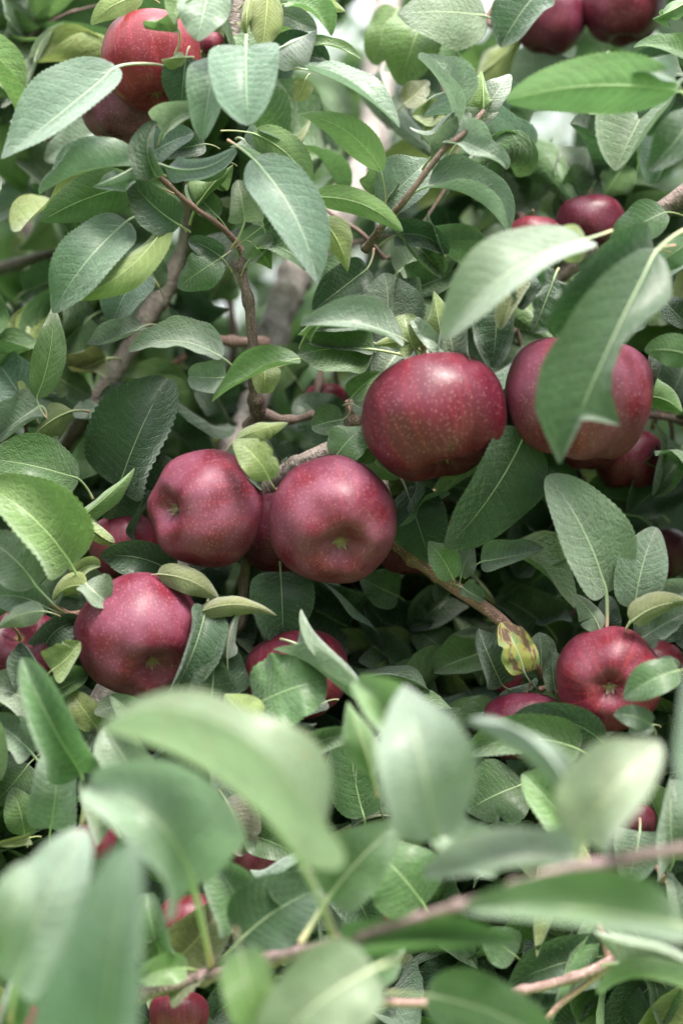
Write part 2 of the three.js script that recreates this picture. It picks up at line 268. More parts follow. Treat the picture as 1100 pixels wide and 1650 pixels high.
// base (bx, by) and tip (tx, ty) in photograph pixels, full width w, z in cm; kind letter in TINT, a capital shows the underside
function leaf(bx, by, tx, ty, w, z, kind, o = {}) {
  const under = kind !== kind.toLowerCase(), k = kind.toLowerCase(); o.u = under; o.ph ??= rnd(0, 6.28);
  if (z >= 5) o.dm ??= () => 1;   // the leaves nearest to the eye are whole
  const dz = o.dz ?? rnd(-0.6, 0.6), P0 = at(bx, by, z), P3 = at(tx, ty, z + dz), len = Math.hypot(tx - bx, ty - by);
  let nx = -(ty - by) / len, ny = (tx - bx) / len; if (Math.abs(ny) > 0.12 ? ny > 0 : nx < 0) { nx = -nx; ny = -ny; }   // ny < 0 is up in the photograph
  const bow = o.b ?? rnd(-0.05, 0.05) * len, M = at((bx + tx) / 2 + nx * bow, (by + ty) / 2 + ny * bow, z + dz / 2 + (o.bz ?? rnd(0.1, 1.2) * len / 110));
  const PC = M.multiplyScalar(2).addScaledVector(P0, -0.5).addScaledVector(P3, -0.5);
  o.sh ??= rnd(0.72, 1.1); if (z > 12) o.wave = Math.max(o.wave ?? 0, 0.1); o.nt ??= 40 + 2 * Math.floor(rnd(0, 12)); o.tooth ??= rnd(0.012, 0.045);
  if (o.f === undefined && o.fu === undefined && R0() < 0.3) { o.f = rnd(22, 44); o.k ??= rnd(20, 75); o.tw ??= rnd(-50, 50); }
  if (!o.dm && R0() < 0.2) { const c = rnd(0.3, 0.85), d = rnd(0.12, 0.36), w = rnd(0.02, 0.045), e = rnd(0.2, 0.9); o[R0() < 0.5 ? 'dm' : 'um'] = (t) => 1 - d * Math.exp(-(((t - c) / w) ** 2)) - 0.15 * Math.exp(-(((t - e) / 0.05) ** 2)); }   // bitten or puckered margin
  o.f ??= rnd(6, 34); o.k ??= rnd(-12, 40); o.tw ??= rnd(-18, 18); o.r ??= rnd(0, 18);
  let seen = 0; for (const [f, k] of [[o.fu ?? o.f, o.ku ?? o.k], [o.fd ?? o.f, o.kd ?? o.k]]) for (let q = 0; q < 6; q++) seen += Math.max(0, Math.cos(rad(Math.min(f, 50) + Math.min(k, 60) * (q + 0.5) / 3 * 0.8))) / 12;
  const W = (z > 12 ? 0.86 : 1.04) * w * perPx(z) / Math.max(0.42, seen * Math.cos(rad(Math.min(60, Math.abs(o.r)) * 0.8)));
  const j = rnd(0.88, 1.12), tint = TINT[k].map((x, i) => x * j * (i === 0 ? rnd(0.93, 1.07) : i === 2 ? rnd(0.9, 1.1) : 1));
  const { g, rib, T0 } = leafGeometry(P0, PC, P3, W, o, tint, o.nt);
  const m = (o.m && EXTRA[o.m]) ?? (under ? UNDER[nLeaf % UNDER.length] : UPPER[nLeaf % UPPER.length]); nLeaf++;
  const lf = intoTree('leaf', g, m, P0.clone());
  if (o.label) lf.userData.label = o.label;
  // stalk and midrib in one tapering strand
  const L = P0.distanceTo(P3), pts = [], rr = [], back = o.p ? at(o.p[0], o.p[1], o.p[2] ?? z - 0.8) : P0.clone().addScaledVector(T0, -clamp(L * 0.34, 0.008, 0.026)).addScaledVector(CB, z < -4 ? -0.016 : -0.007).addScaledVector(CU, -0.003);
  const pr = clamp(W * 0.02, 0.0004, 0.0008) * (o.pw ?? 1) * (z > 12 ? 1.4 : 1);
  const sag = P0.clone().lerp(back, 0.5).addScaledVector(T0, -0.12 * P0.distanceTo(back));
  pts.push(back, sag, P0); rr.push(pr * 1.25, pr * 1.0, pr);
  const n = rib.length - 1; for (const q of [0.12, 0.3, 0.5, 0.7, 0.9]) { const [p, nn] = rib[Math.round(q * n)]; pts.push(p.clone().addScaledVector(nn, pr * (under ? 0.55 : -0.15) * (1 - q))); rr.push(pr * (1 - q) * 0.55 + 0.00006); }
  const red = o.red ?? (R0() < 0.35 ? 1 : 0.25), rib_ = tint.map((x, i) => lerp(x * 1.05, [0.32, 0.33, 0.22][i], z > 12 ? 0.8 : under ? 0.65 : 0.55)), pet = [lerp(0.36, 0.4, red), lerp(0.37, 0.25, red), lerp(0.19, 0.18, red)];
  const sg = tube(pts, rr, (t) => { const e = sstep(t, 0.0, 0.28); return [0, 1, 2].map((i) => lerp(pet[i], rib_[i], e)); }, { seg: 4, sides: 6, cap: true });
  intoTree('leaf_stalk', sg, stalkMat, P0.clone(), lf).position.set(0, 0, 0);
  return lf;
}

// upper left: the shoot with two apples
leaf(188, 108, 3, 256, 116, 5, 'b', { p: [292, 115, 3], r: 12, fu: 6, fd: 40, k: 4, sh: 1.1, b: -2, tw: 6, wave: 0.03, dz: 1.5, dm: (t) => 1 });
leaf(230, -6, 147, 40, 40, 1, 'Y', { r: -10, f: 10, b: 10, k: 10, dm: (t) => 1 });
leaf(287, 47, 235, 45, 34, 4, 'l', { p: [282, 88, 3], wave: 0.1 });
leaf(300, 92, 260, 96, 26, 4.5, 'Y', { p: [312, 92, 3] });
leaf(300, 90, 292, 180, 66, 4, 'd', { r: -20, f: 4, k: -16, wave: 0.08, dz: -1 });
leaf(346, 92, 326, 226, 66, 5, 'b', { r: 8, f: 14, dz: 1, wave: 0.09 });
leaf(396, 76, 401, 202, 112, 6, 'b', { f: 16, k: 16, r: -4, dz: 1.8, teeth: 0, wave: 0.02, sh: 0.74 });
leaf(338, -22, 318, 66, 78, 5, 'g', { dz: 1.8, r: 10 });
leaf(300, -30, 282, 40, 60, 4.4, 'l', { dz: 1 });
leaf(432, -12, 424, 76, 52, 2, 'Y', { p: [385, 14, -2], dz: 0.6, k: 14 });
leaf(404, -10, 398, 58, 46, 1.5, 'Y', { dz: 0.4 });
leaf(438, 84, 510, 48, 52, 2.4, 'W', { r: 30, f: 20, k: 40, wave: 0.12 });
leaf(462, 6, 534, 58, 46, 1.6, 'l', { b: 14, fu: 10, fd: 35, k: 24, r: 20 });
leaf(440, 14, 510, 48, 36, 0.4, 'b', { r: -10 });
leaf(400, -20, 556, 18, 46, 0, 'Y', { b: 8 });
leaf(497, 67, 582, 96, 20, 2, 'l', { r: 36, b: 6 });
leaf(440, 88, 530, 100, 52, 0.6, 'd', { fu: 2, fd: 34, b: 12, r: -14 });
leaf(492, 128, 475, 163, 32, 0.6, 'Y', { r: 0 });
leaf(498, 113, 643, 206, 68, 3, 'g', { r: 30, fu: 4, fd: 62, b: 12, wave: 0.04, dz: 1 });
leaf(613, 276, 486, 184, 50, 1.6, 'L', { p: [621, 330, 0], b: 20, r: -16, f: 8, k: 8, wave: 0.03 });
leaf(408, 215, 503, 306, 60, 2, 'L', { p: [356, 211, 1], b: 14, r: -10, f: 6 });
leaf(392, 225, 448, 268, 50, 0.6, 'g', { r: 15 });
leaf(408, 256, 511, 458, 96, 5, 'b', { b: 18, r: 16, f: 8, dz: 2, wave: 0.03, tw: 8, k: 12 });
leaf(504, 318, 648, 373, 40, 2.6, 'L', { b: 18, r: -12, f: 12, k: 10 });
leaf(516, 350, 560, 438, 52, 1.2, 'Y', { b: 8, r: -6 });
leaf(394, 357, 383, 290, 58, 2.2, 'g', { f: 22, k: 22, p: [372, 400, 0.5] });
leaf(424, 362, 398, 312, 40, 1.2, 'n', { f: 16 });
leaf(425, 364, 462, 344, 38, 0.8, 'n', { p: [380, 398, 0] });
leaf(470, 365, 425, 340, 34, 0.2, 'g', {});
leaf(222, 268, 64, 314, 66, 3.4, 'g', { b: 16, r: 44, fu: 6, fd: 30, kd: 90, ku: 6, wave: 0.1 });
leaf(230, 262, 150, 300, 40, 4.2, 'W', { r: 10, k: 110, f: 30, wave: 0.14 });
leaf(219, 298, 66, 357, 74, 2.2, 'N', { b: 8, r: -14, f: 6, k: 10, p: [280, 312, 0.6] });
leaf(290, 363, 208, 286, 66, 3, 'd', { f: 10, b: -6, r: -12, p: [306, 374, 0.4] });
leaf(205, 356, 86, 504, 92, 2, 'b', { dm: () => 1, b: 10, f: 8, r: 8, dz: 0.8 });
leaf(270, 358, 116, 484, 52, 2.8, 'Y', { b: -18, r: 14, f: 20, k: 12, p: [300, 374, 0] });
leaf(252, 284, 252, 196, 44, 4.4, 'd', { b: -14, f: 40, k: 20, r: -10, p: [256, 262, 2] });
leaf(262, 212, 318, 180, 46, 4, 'g', { f: 24, b: 8, k: 30 });
leaf(238, 250, 312, 214, 52, 2.4, 'b', { f: 18, r: 10 });
leaf(330, 232, 250, 246, 34, 1.6, 'd', { r: -12 });
leaf(258, 264, 380, 240, 30, 4.6, 'W', { f: 70, k: 120, b: -20, wave: 0.08, r: 0, sh: 0.5 });
leaf(366, 262, 300, 286, 38, 1, 'N', { r: -10 });
leaf(318, 330, 376, 264, 60, -1, 'L', { r: -8 });
leaf(352, 418, 286, 463, 60, 1, 'n', { f: 6, r: 10, p: [372, 404, -1] });
leaf(356, 414, 304, 386, 36, 0.8, 'd', { r: -8 });
leaf(404, 390, 438, 434, 40, 0.8, 'L', { k: 30, f: 20 });
leaf(424, 394, 492, 436, 52, 0, 'n', { b: 12, r: 12, fd: 40 });
leaf(400, 420, 440, 380, 30, 0.4, 'g', {});
leaf(352, 350, 300, 296, 40, -1.5, 'n', {});
// upper right
leaf(1088, 146, 814, 162, 92, 9, 'L', { b: 16, r: -10, fu: 4, fd: 26, wave: 0.04, tw: 20, dz: 1, p: [1130, 160, 9] });
leaf(1085, 130, 1010, 118, 44, 9.4, 'b', { r: 40, b: 8 });
leaf(1060, 140, 990, 275, 122, 3, 'g', { r: 24, dz: 2 });
leaf(1088, 150, 1020, 198, 40, 4, 'D', { r: -14 });
leaf(1120, 180, 1042, 274, 64, 9, 'd', { r: 10, f: 14 });
leaf(1064, 225, 1048, 296, 56, 3, 'b', { dz: 1 });
leaf(1120, 96, 1020, 76, 42, 3, 'l', { b: 10, fd: 30, r: 24 });
leaf(1100, 120, 1032, 98, 34, 2.4, 'w', { r: 20 });
leaf(1110, 0, 1050, 30, 44, 1, 'L', {});
leaf(778, 174, 776, 114, 66, 2, 'L', { f: 36, k: 40, p: [776, 190, 1] });
leaf(783, 178, 822, 120, 40, 1, 'w', { f: 20, r: 20 });
leaf(730, 186, 674, 95, 54, 2, 'g', { fu: 6, fd: 50, b: 10, r: 20, p: [732, 216, 0.5] });
leaf(720, 222, 817, 272, 48, 3, 'g', { b: 8, wave: 0.2, f: 20, r: 22, wf: 1.6, p: [706, 250, 0] });
leaf(700, 248, 758, 186, 62, 0.6, 'g', { r: 20, dz: 0.8 });
leaf(740, 225, 802, 180, 44, 0, 'w', { r: 24 });
leaf(690, 300, 818, 378, 62, 2, 'g', { p: [638, 347, -1.4], b: 22, r: 26, fu: 6, fd: 46, wave: 0.06 });
leaf(617, 328, 690, 258, 84, -1.6, 'g', { r: 10, p: [620, 330, -1] });
leaf(600, 318, 640, 266, 60, -2.4, 'l', {});
leaf(635, 380, 722, 408, 46, -2.4, 'd', { b: 14, r: -12, fd: 30 });
leaf(660, 380, 712, 440, 60, -3.4, 'n', {});
leaf(942, 386, 714, 542, 106, 11, 'g', { b: 26, r: 26, fu: 4, fd: 26, wave: 0.04, tw: -18, dz: 1, p: [985, 372, 9] });
leaf(945, 392, 880, 400, 60, 10, 'Y', { r: -16, k: 26 });
leaf(1056, 406, 902, 746, 178, 11, 'm', { nt: 80, b: 6, r: -6, fu: 6, fd: 6, ku: 8, kd: 8, wave: 0.03, tw: 8, p: [1112, 366, 9], dz: 1.5, pw: 1.3, sh: 1,
  um: stepped([[0, 0.6], [0.14, 0.62], [0.49, 0.94], [0.64, 1.22], [0.82, 1.45], [1, 1.1]]), dm: stepped([[0, 0.7], [0.16, 0.66], [0.3, 0.34], [0.44, 0.16], [0.56, 0.22], [0.64, 0.42], [0.7, 0.75], [0.752, 1.1], [0.78, 0.1], [1, 0.16]]) });
leaf(1052, 404, 888, 536, 128, 9.6, 'd', { r: -22, f: 8, b: 10 });
leaf(1050, 404, 930, 430, 60, 9, 'd', { r: -20 });
leaf(892, 448, 858, 536, 82, 4, 'd', { r: -24, k: 34, f: 16, wave: 0.16, wf: 3 });
leaf(850, 440, 830, 490, 50, 3.6, 'd', { wave: 0.16, r: -10 });
leaf(798, 474, 792, 592, 82, 3, 'd', { k: 30, wave: 0.14, r: -10, wf: 3 });
leaf(832, 448, 806, 532, 40, 4, 'o', { k: 30 });
leaf(800, 460, 762, 540, 50, 2, 'l', { r: 20 });
leaf(880, 470, 842, 420, 50, 2, 'g', { r: 20 });
leaf(1072, 342, 984, 396, 62, 4, 'n', { p: [1110, 357, 2], r: 20, f: 12, b: 6 });
leaf(1120, 578, 1038, 566, 52, 4, 'N', { r: -14, b: 8 });
leaf(1050, 570, 1044, 630, 30, 2, 'd', {});
leaf(1030, 640, 1098, 664, 50, 3, 'L', { b: 10, r: -10 });
leaf(1120, 384, 1046, 436, 46, 6, 'N', { p: [1100, 380, 4] });
leaf(1110, 410, 1060, 450, 44, 3, 'b', { r: 20 });
leaf(1105, 520, 1060, 470, 40, -2, 'd', {});
// middle: round the big apple and the spur
leaf(601, 563, 479, 572, 104, 1.6, 'n', { p: [652, 573, 0.5], r: 10, fu: 6, fd: 10, b: 6 });
leaf(600, 552, 486, 532, 42, 0.8, 'd', { r: -16 });
leaf(648, 546, 484, 524, 62, 4, 'g', { b: 16, r: 30, fu: 4, fd: 14, wave: 0.03, p: [678, 566, 1] });
leaf(492, 540, 535, 505, 22, 2, 'l', {});
leaf(622, 548, 619, 440, 106, -1, 'g', { r: 8, f: 18, p: [622, 575, -1] });
leaf(642, 520, 650, 452, 60, -2, 'n', { r: -10 });
leaf(592, 432, 504, 500, 68, -2.6, 'd', { r: -6, p: [602, 400, -3] });
leaf(668, 564, 652, 506, 56, 3, 'y', { wave: 0.12, f: 14, k: 20 });
leaf(695, 570, 668, 518, 44, 2.4, 'g', { wave: 0.1 });
leaf(657, 548, 602, 556, 28, 3, 'Y', { r: -12 });
leaf(662, 556, 592, 604, 62, -0.4, 'b', { r: 4 });
leaf(640, 570, 604, 622, 50, 0, 'g', { r: 10 });
leaf(712, 566, 698, 468, 52, 1, 'Y', { r: -8 });
leaf(735, 590, 720, 500, 60, 2.4, 'g', {});
leaf(690, 560, 740, 574, 40, 1.6, 'w', { r: 25 });
leaf(566, 640, 612, 600, 36, 0.6, 'l', { p: [563, 645, -1] });
leaf(570, 652, 606, 668, 26, 0, 'g', {});
leaf(552, 676, 502, 688, 50, 1, 'n', { r: 12, k: 20, f: 14, p: [562, 655, -1] });
leaf(540, 736, 584, 688, 62, 2.4, 'n', { r: 14, f: 8, p: [540, 752, 0] });
leaf(598, 716, 562, 738, 38, 1, 'L', { k: 40 });
leaf(596, 738, 642, 772, 32, -1.4, 'L', { r: -6 });
leaf(380, 709, 464, 681, 34, 3.4, 'Y', { b: 4, r: 20, f: 10 });
leaf(434, 773, 376, 710, 54, 4.4, 'y', { p: [446, 787, 1], b: 8, r: 10, f: 8 });
leaf(422, 776, 396, 752, 26, 2, 'g', {});
leaf(455, 740, 430, 706, 44, -3, 'd', {});
leaf(358, 576, 208, 566, 62, 2, 'g', { b: 22, p: [388, 603, -1], r: 32, fu: 6, fd: 20, wave: 0.05, wf: 3 });
leaf(364, 608, 304, 606, 54, 1.2, 'g', { f: 16, k: 22, p: [386, 612, -1] });
leaf(482, 578, 342, 648, 42, 3, 'l', { b: 12, r: 30, fd: 24, p: [420, 600, -1] });
leaf(393, 590, 430, 570, 24, -0.6, 'o', { k: 30 });
leaf(428, 590, 428, 634, 44, 1, 'y', { r: 6 });
leaf(654, 788, 694, 908, 96, -1.6, 'd', { r: -10, f: 6 });
leaf(690, 800, 640, 860, 60, -3, 'b', {});
leaf(846, 698, 720, 884, 118, 3, 'd', { b: -10, r: -40, fu: 4, fd: 10, k: 8, p: [862, 680, 2], wave: 0.04 });
// right middle
leaf(976, 955, 882, 766, 116, 3, 'g', { dm: () => 1, p: [976, 1016, 2.6], b: 12, r: 6, fu: 6, fd: 34, k: 6, dz: 0.6, wave: 0.04, pw: 1.3, sh: 0.8, tw: -10 });
leaf(1022, 978, 1056, 850, 78, 3, 'g', { p: [1004, 1020, 2.6], f: 16, k: 0, r: 8, b: 5, wave: 0.03 });
leaf(1016, 1002, 1115, 972, 46, 5, 'O', { b: 12, r: -6, p: [1010, 1022, 3] });
leaf(1058, 972, 1120, 945, 44, 3, 'g', { r: 24 });
leaf(1030, 1031, 1112, 984, 56, 2.4, 'g', { r: 26, f: 18 });
leaf(966, 1016, 921, 957, 40, 3, 'G', { b: 6, r: 10 });
leaf(970, 1018, 980, 960, 44, 1.6, 'd', { r: -10 });
leaf(775, 905, 875, 884, 46, 0, 'g', { p: [748, 932, -1], r: 26, f: 14 });
leaf(730, 933, 690, 872, 48, 0.6, 'l', { r: 14, f: 20, p: [733, 940, -0.5] });
leaf(742, 930, 762, 880, 36, -0.4, 'g', {});
leaf(744, 946, 778, 966, 30, 0.4, 'n', { r: 20 });
leaf(809, 1104, 771, 1014, 52, 0.8, 'd', { k: 34, f: 10, r: 10, p: [842, 1116, -0.6] });
leaf(845, 1084, 808, 1003, 56, 2, 'a', { p: [868, 1111, -0.8], wave: 0.16, wf: 2, f: 6, k: 6, r: 0, tw: 10, sh: 0.8, dm: (t) => 1 - 0.25 * Math.exp(-(((t - 0.55) / 0.06) ** 2)), m: 'autumn', label: 'yellow leaf with brown dead patches', b: 4 });
leaf(872, 1071, 868, 1019, 50, 1, 'g', { f: 10, r: 8, p: [882, 1108, -0.8] });
leaf(894, 1112, 890, 1050, 42, 1.4, 'n', { f: 24, r: 10 });
leaf(850, 1118, 806, 1128, 40, -1.6, 'g', { r: 20 });
leaf(966, 1192, 818, 1168, 62, 4, 'd', { b: 22, r: -22, f: 10 });
leaf(932, 1208, 748, 1218, 70, 5, 'n', { b: 24, r: 18, fd: 20, wave: 0.05 });
leaf(1092, 1080, 1004, 1126, 54, 7.5, 'n', { r: 24, f: 16, wave: 0.06, b: 6 });
leaf(1048, 1168, 988, 1152, 36, 7, 'd', { r: 8, b: 6 });
leaf(1052, 1168, 1012, 1180, 26, 5, 'd', {});
leaf(1090, 1078, 1060, 1064, 24, 4, 'g', {});
leaf(792, 1034, 731, 1022, 28, -3, 'w', { r: 26 });
leaf(800, 1150, 722, 1138, 50, -2.4, 'l', { r: 16 });
leaf(775, 1052, 700, 1080, 70, -5, 'l', { r: 20 });
leaf(730, 1060, 660, 1010, 60, -7, 'n', { r: 10 });
leaf(690, 1020, 590, 990, 70, -9, 'd', { r: 10 });
// left middle
leaf(115, 910, -26, 780, 110, 3.6, 'l', { dm: () => 1, p: [146, 972, 2], r: 22, fu: 10, fd: 18, b: 14, wave: 0.04 });
leaf(58, 943, -26, 866, 84, 4, 'g', { p: [108, 990, 2], r: 16, f: 12, b: 8 });
leaf(78, 980, -22, 962, 58, 2.6, 'b', { r: 6, f: 14, b: 10, p: [108, 992, 2] });
leaf(72, 985, -4, 1012, 40, 4.4, 'G', { b: 8, k: 20, r: 10 });
leaf(138, 940, 176, 974, 52, 4, 'g', { p: [146, 970, 3], r: 26, f: 14 });
leaf(140, 944, 84, 968, 38, 3.4, 'Y', { b: 10, r: -6 });
leaf(122, 926, 162, 912, 30, 2, 'y', { b: 6 });
leaf(85, 968, 118, 926, 40, 2, 'b', { r: 14 });
leaf(150, 852, 182, 872, 42, 0.4, 'y', { p: [148, 842, -1] });
leaf(278, 922, 162, 898, 66, -1.4, 'd', { b: 12, r: -8 });
leaf(254, 925, 354, 966, 42, 3, 'O', { b: 10, r: 10, f: 14 });
leaf(318, 988, 446, 992, 34, 3, 'O', { b: 16, r: 12, f: 20 });
leaf(332, 980, 268, 1134, 62, 3, 'd', { b: -8, fu: 30, fd: 8, r: -16 });
leaf(366, 1062, 386, 984, 28, 3.4, 'W', { k: 60, f: 30, b: 6 });
leaf(345, 1064, 352, 1004, 36, 2.2, 'n', { k: 40 });
leaf(340, 1138, 346, 1062, 88, 4, 'd', { k: 30, f: 12, r: 6, wave: 0.07 });
leaf(372, 1120, 350, 1030, 60, 2.4, 'b', {});
leaf(452, 922, 456, 1036, 98, -0.4, 'd', { r: 4, f: 10 });
leaf(411, 1136, 526, 1096, 118, 5, 'n', { r: 18, fu: 6, fd: 22, b: 6, wave: 0.07, wf: 3.2, dz: 0.8 });
leaf(478, 1038, 588, 1128, 72, 4, 'g', { b: 6, r: 22, fd: 14 });
leaf(422, 1168, 362, 1118, 64, 6, 'Y', { r: 10, f: 10 });
leaf(492, 1196, 434, 1162, 46, 5, 'b', { wave: 0.14, wf: 3 });
leaf(488, 1208, 578, 1182, 44, 5, 'n', { b: 6, r: 6 });
leaf(526, 1130, 476, 1152, 28, 3, 'd', {});
leaf(586, 1316, 562, 1164, 84, 3, 'n', { f: 14, r: -6, p: [588, 1336, 2] });
leaf(612, 1300, 600, 1190, 60, 2, 'g', {});
leaf(131, 1246, 36, 1060, 84, 8, 'n', { b: -6, p: [132, 1330, 7], r: 10, f: 20, dz: 1.5, tw: 20, pw: 1.4 });
leaf(62, 1112, 34, 1036, 56, 3, 'd', { k: 24, r: -10 });
leaf(84, 1080, 130, 1034, 56, 4, 'y', { r: 14, f: 16 });
leaf(72, 1042, 128, 1002, 56, 1.6, 'd', { b: 10, r: -8 });
leaf(80, 1120, 140, 1088, 50, 2, 'l', { r: 10 });
leaf(62, 1146, -20, 1108, 66, 3, 'g', { b: 10, r: 24, p: [84, 1160, 2] });
leaf(52, 1214, -20, 1160, 62, 4, 'g', { b: 6, r: 20 });
leaf(46, 1232, -10, 1296, 66, 2, 'n', { r: 10 });
leaf(156, 1172, 112, 1112, 46, 2.4, 'y', { r: 6 });
leaf(216, 1144, 152, 1150, 40, 3, 'g', { b: 8, r: 20 });
leaf(222, 1160, 178, 1120, 40, 4, 'n', {});
leaf(82, 1334, 92, 1198, 76, 5, 'g', { fu: 30, fd: 6, r: 14, b: 4, dz: 1, k: 20 });
leaf(40, 1345, 20, 1270, 50, 3, 'l', {});
leaf(48, 1350, -4, 1362, 18, 4, 'y', {});
leaf(100, 1240, 150, 1180, 60, 1, 'n', {});
// left edge, behind
leaf(127, 772, -34, 738, 92, -1, 'n', { p: [150, 804, -2], b: 6, r: 16, f: 8 });
leaf(192, 786, 270, 610, 134, -2.6, 'd', { dm: () => 1, r: 16, f: 10, b: 6, wave: 0.03 });
leaf(120, 842, 217, 754, 30, 1, 'L', { b: -4, r: 10 });
leaf(118, 662, 44, 716, 52, -3, 'Y', { b: 8, r: 6 });
leaf(66, 654, -14, 716, 60, -4, 'g', { r: 16, p: [76, 672, -3] });
leaf(46, 656, -24, 556, 78, -5, 'b', { r: 10 });
leaf(60, 640, 86, 494, 50, -2, 'l', { p: [76, 674, -2], b: -8, f: 20, r: -8 });
leaf(229, 437, 180, 522, 78, -4, 'b', { p: [256, 462, -5], r: 14, f: 8 });
leaf(230, 526, 140, 554, 38, -3, 'g', { b: -6, r: 24 });
leaf(258, 466, 226, 400, 50, -6, 'n', {});
leaf(145, 512, 58, 606, 96, -9, 'n', { r: 6 });
leaf(172, 578, 116, 600, 50, -7, 'o', { r: 10 });
leaf(80, 600, 148, 638, 50, -7, 'n', {});
leaf(118, 664, 170, 660, 30, -5, 'g', { r: 20 });
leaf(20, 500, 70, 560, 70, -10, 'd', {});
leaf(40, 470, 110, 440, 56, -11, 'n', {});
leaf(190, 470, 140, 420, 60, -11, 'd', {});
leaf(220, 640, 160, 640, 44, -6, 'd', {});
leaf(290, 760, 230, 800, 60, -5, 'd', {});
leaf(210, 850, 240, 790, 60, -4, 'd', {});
leaf(60, 70, 4, 165, 118, -11, 'g', { r: 14 });
leaf(70, 40, 40, 112, 96, -12, 'g', {});
leaf(20, 60, 60, 4, 80, -14, 'g', {});
leaf(120, -6, 66, 36, 60, -13, 'l', {});
leaf(140, 110, 70, 160, 80, -12, 'n', { r: 20 });
leaf(160, 214, 72, 258, 62, -8, 'g', { r: 14 });
leaf(46, 300, -20, 352, 60, -13, 'g', {});
leaf(100, 330, 30, 400, 60, -14, 'L', {});
leaf(90, 300, 40, 250, 70, -13, 'g', { r: 10 });
leaf(140, 420, 90, 350, 60, -12, 'n', {});
// top middle and right, behind
leaf(690, 18, 648, 138, 92, -8, 'l', { r: 10 });
leaf(782, 26, 640, 22, 110, -6, 'g', { r: 12, f: 6 });
leaf(740, 90, 690, 10, 80, -9, 'n', {});
leaf(872, -20, 806, 76, 86, -6, 'd', { r: 16, f: 10 });
leaf(716, 188, 664, 186, 44, -4, 'y', { r: 6 });
leaf(650, 168, 690, 130, 40, -5, 'o', {});
leaf(690, 190, 720, 150, 34, -5, 'g', {});
leaf(480, 185, 545, 240, 70, -12, 'g', {});
leaf(840, 210, 780, 300, 90, -12, 'n', {});
leaf(770, 120, 840, 60, 80, -13, 'Y', {});
leaf(700, 80, 760, 120, 70, -11, 'Y', {});
leaf(880, 240, 850, 330, 80, -12, 'n', { r: 12 });
leaf(950, 240, 930, 330, 90, -11, 'g', { r: 14 });
leaf(760, 300, 870, 340, 80, -13, 'g', { r: 20 });
leaf(960, 290, 900, 360, 80, -10, 'n', {});
leaf(1010, 260, 970, 320, 60, -8, 'L', {});
leaf(900, 120, 950, 190, 80, -13, 'd', {});
leaf(1000, 210, 940, 180, 70, -10, 'g', {});
leaf(640, 440, 700, 390, 70, -6, 'g', { r: 16 });
leaf(660, 470, 730, 440, 60, -5, 'n', {});
leaf(690, 430, 750, 390, 60, -7, 'L', {});
leaf(560, 420, 520, 470, 50, -5, 'n', {});
leaf(475, 610, 440, 560, 80, -12, 'n', {});
leaf(540, 690, 480, 640, 80, -9, 'd', { r: 4 });
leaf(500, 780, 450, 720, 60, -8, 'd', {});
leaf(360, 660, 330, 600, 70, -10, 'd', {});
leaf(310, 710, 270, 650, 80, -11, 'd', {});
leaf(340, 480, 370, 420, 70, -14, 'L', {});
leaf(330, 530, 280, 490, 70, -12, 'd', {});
// right side, behind
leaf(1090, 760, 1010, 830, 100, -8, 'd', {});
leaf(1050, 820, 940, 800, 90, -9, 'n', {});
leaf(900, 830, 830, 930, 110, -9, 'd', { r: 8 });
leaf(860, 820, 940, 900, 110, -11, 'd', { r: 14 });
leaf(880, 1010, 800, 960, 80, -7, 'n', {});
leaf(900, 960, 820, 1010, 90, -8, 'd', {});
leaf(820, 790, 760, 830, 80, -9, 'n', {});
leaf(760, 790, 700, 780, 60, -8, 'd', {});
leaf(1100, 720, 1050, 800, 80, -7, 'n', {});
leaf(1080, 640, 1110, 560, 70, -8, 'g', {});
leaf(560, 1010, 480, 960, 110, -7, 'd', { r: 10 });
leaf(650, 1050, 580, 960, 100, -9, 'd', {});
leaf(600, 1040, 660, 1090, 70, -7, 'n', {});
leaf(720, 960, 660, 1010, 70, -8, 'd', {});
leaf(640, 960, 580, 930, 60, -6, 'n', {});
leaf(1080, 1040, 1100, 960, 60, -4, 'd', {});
// the near leaves across the bottom
leaf(486, 1392, 166, 1178, 226, 22, 'g', { p: [538, 1512, 17], b: 40, bz: 1.6, r: 36, fu: 4, fd: 84, ku: 4, kd: 10, sh: 0.8, wave: 0.03, dz: 2, pw: 1.3, tw: -10 });
leaf(312, 1428, 148, 1266, 190, 18, 'g', { p: [340, 1556, 9], b: 34, r: 24, f: 12, pw: 1.5 });
leaf(160, 1740, 216, 1360, 180, 24, 'b', { b: 6, r: 20, fu: 30, fd: 16, dz: 3, k: 26, wave: 0.08, sh: 0.75 });
leaf(26, 1590, 140, 1336, 170, 20, 'w', { b: 12, r: 26, f: 8, dz: 1 });
leaf(-10, 1560, 40, 1390, 100, 22, 'g', {});
leaf(702, 1352, 650, 1104, 184, 20, 'g', { p: [712, 1400, 19], r: 10, f: 8, b: 4, wave: 0.03, k: 8 });
leaf(640, 1190, 575, 1098, 104, 16, 'l', { r: 16, b: 6 });
leaf(600, 1250, 560, 1130, 70, 14, 'L', {});
leaf(932, 1312, 752, 1166, 70, 20, 'w', { b: 16, r: 34, fd: 40, p: [940, 1395, 20] });
leaf(932, 1350, 1062, 1196, 150, 22, 'w', { p: [936, 1398, 21], b: 10, r: 22, f: 8 });
leaf(1130, 1300, 1112, 1070, 170, 26, 'b', { r: 10, f: 26, k: 26, b: 4 });
leaf(932, 1352, 842, 1246, 92, 7, 'l', { r: 12 });
leaf(1084, 1386, 1080, 1256, 98, 6, 'g', { r: 14, p: [1064, 1420, 4] });
leaf(1030, 1340, 1010, 1420, 90, 5, 'b', { r: 10 });
leaf(842, 1264, 752, 1306, 100, 2, 'n', { r: 20, f: 10, wave: 0.06 });
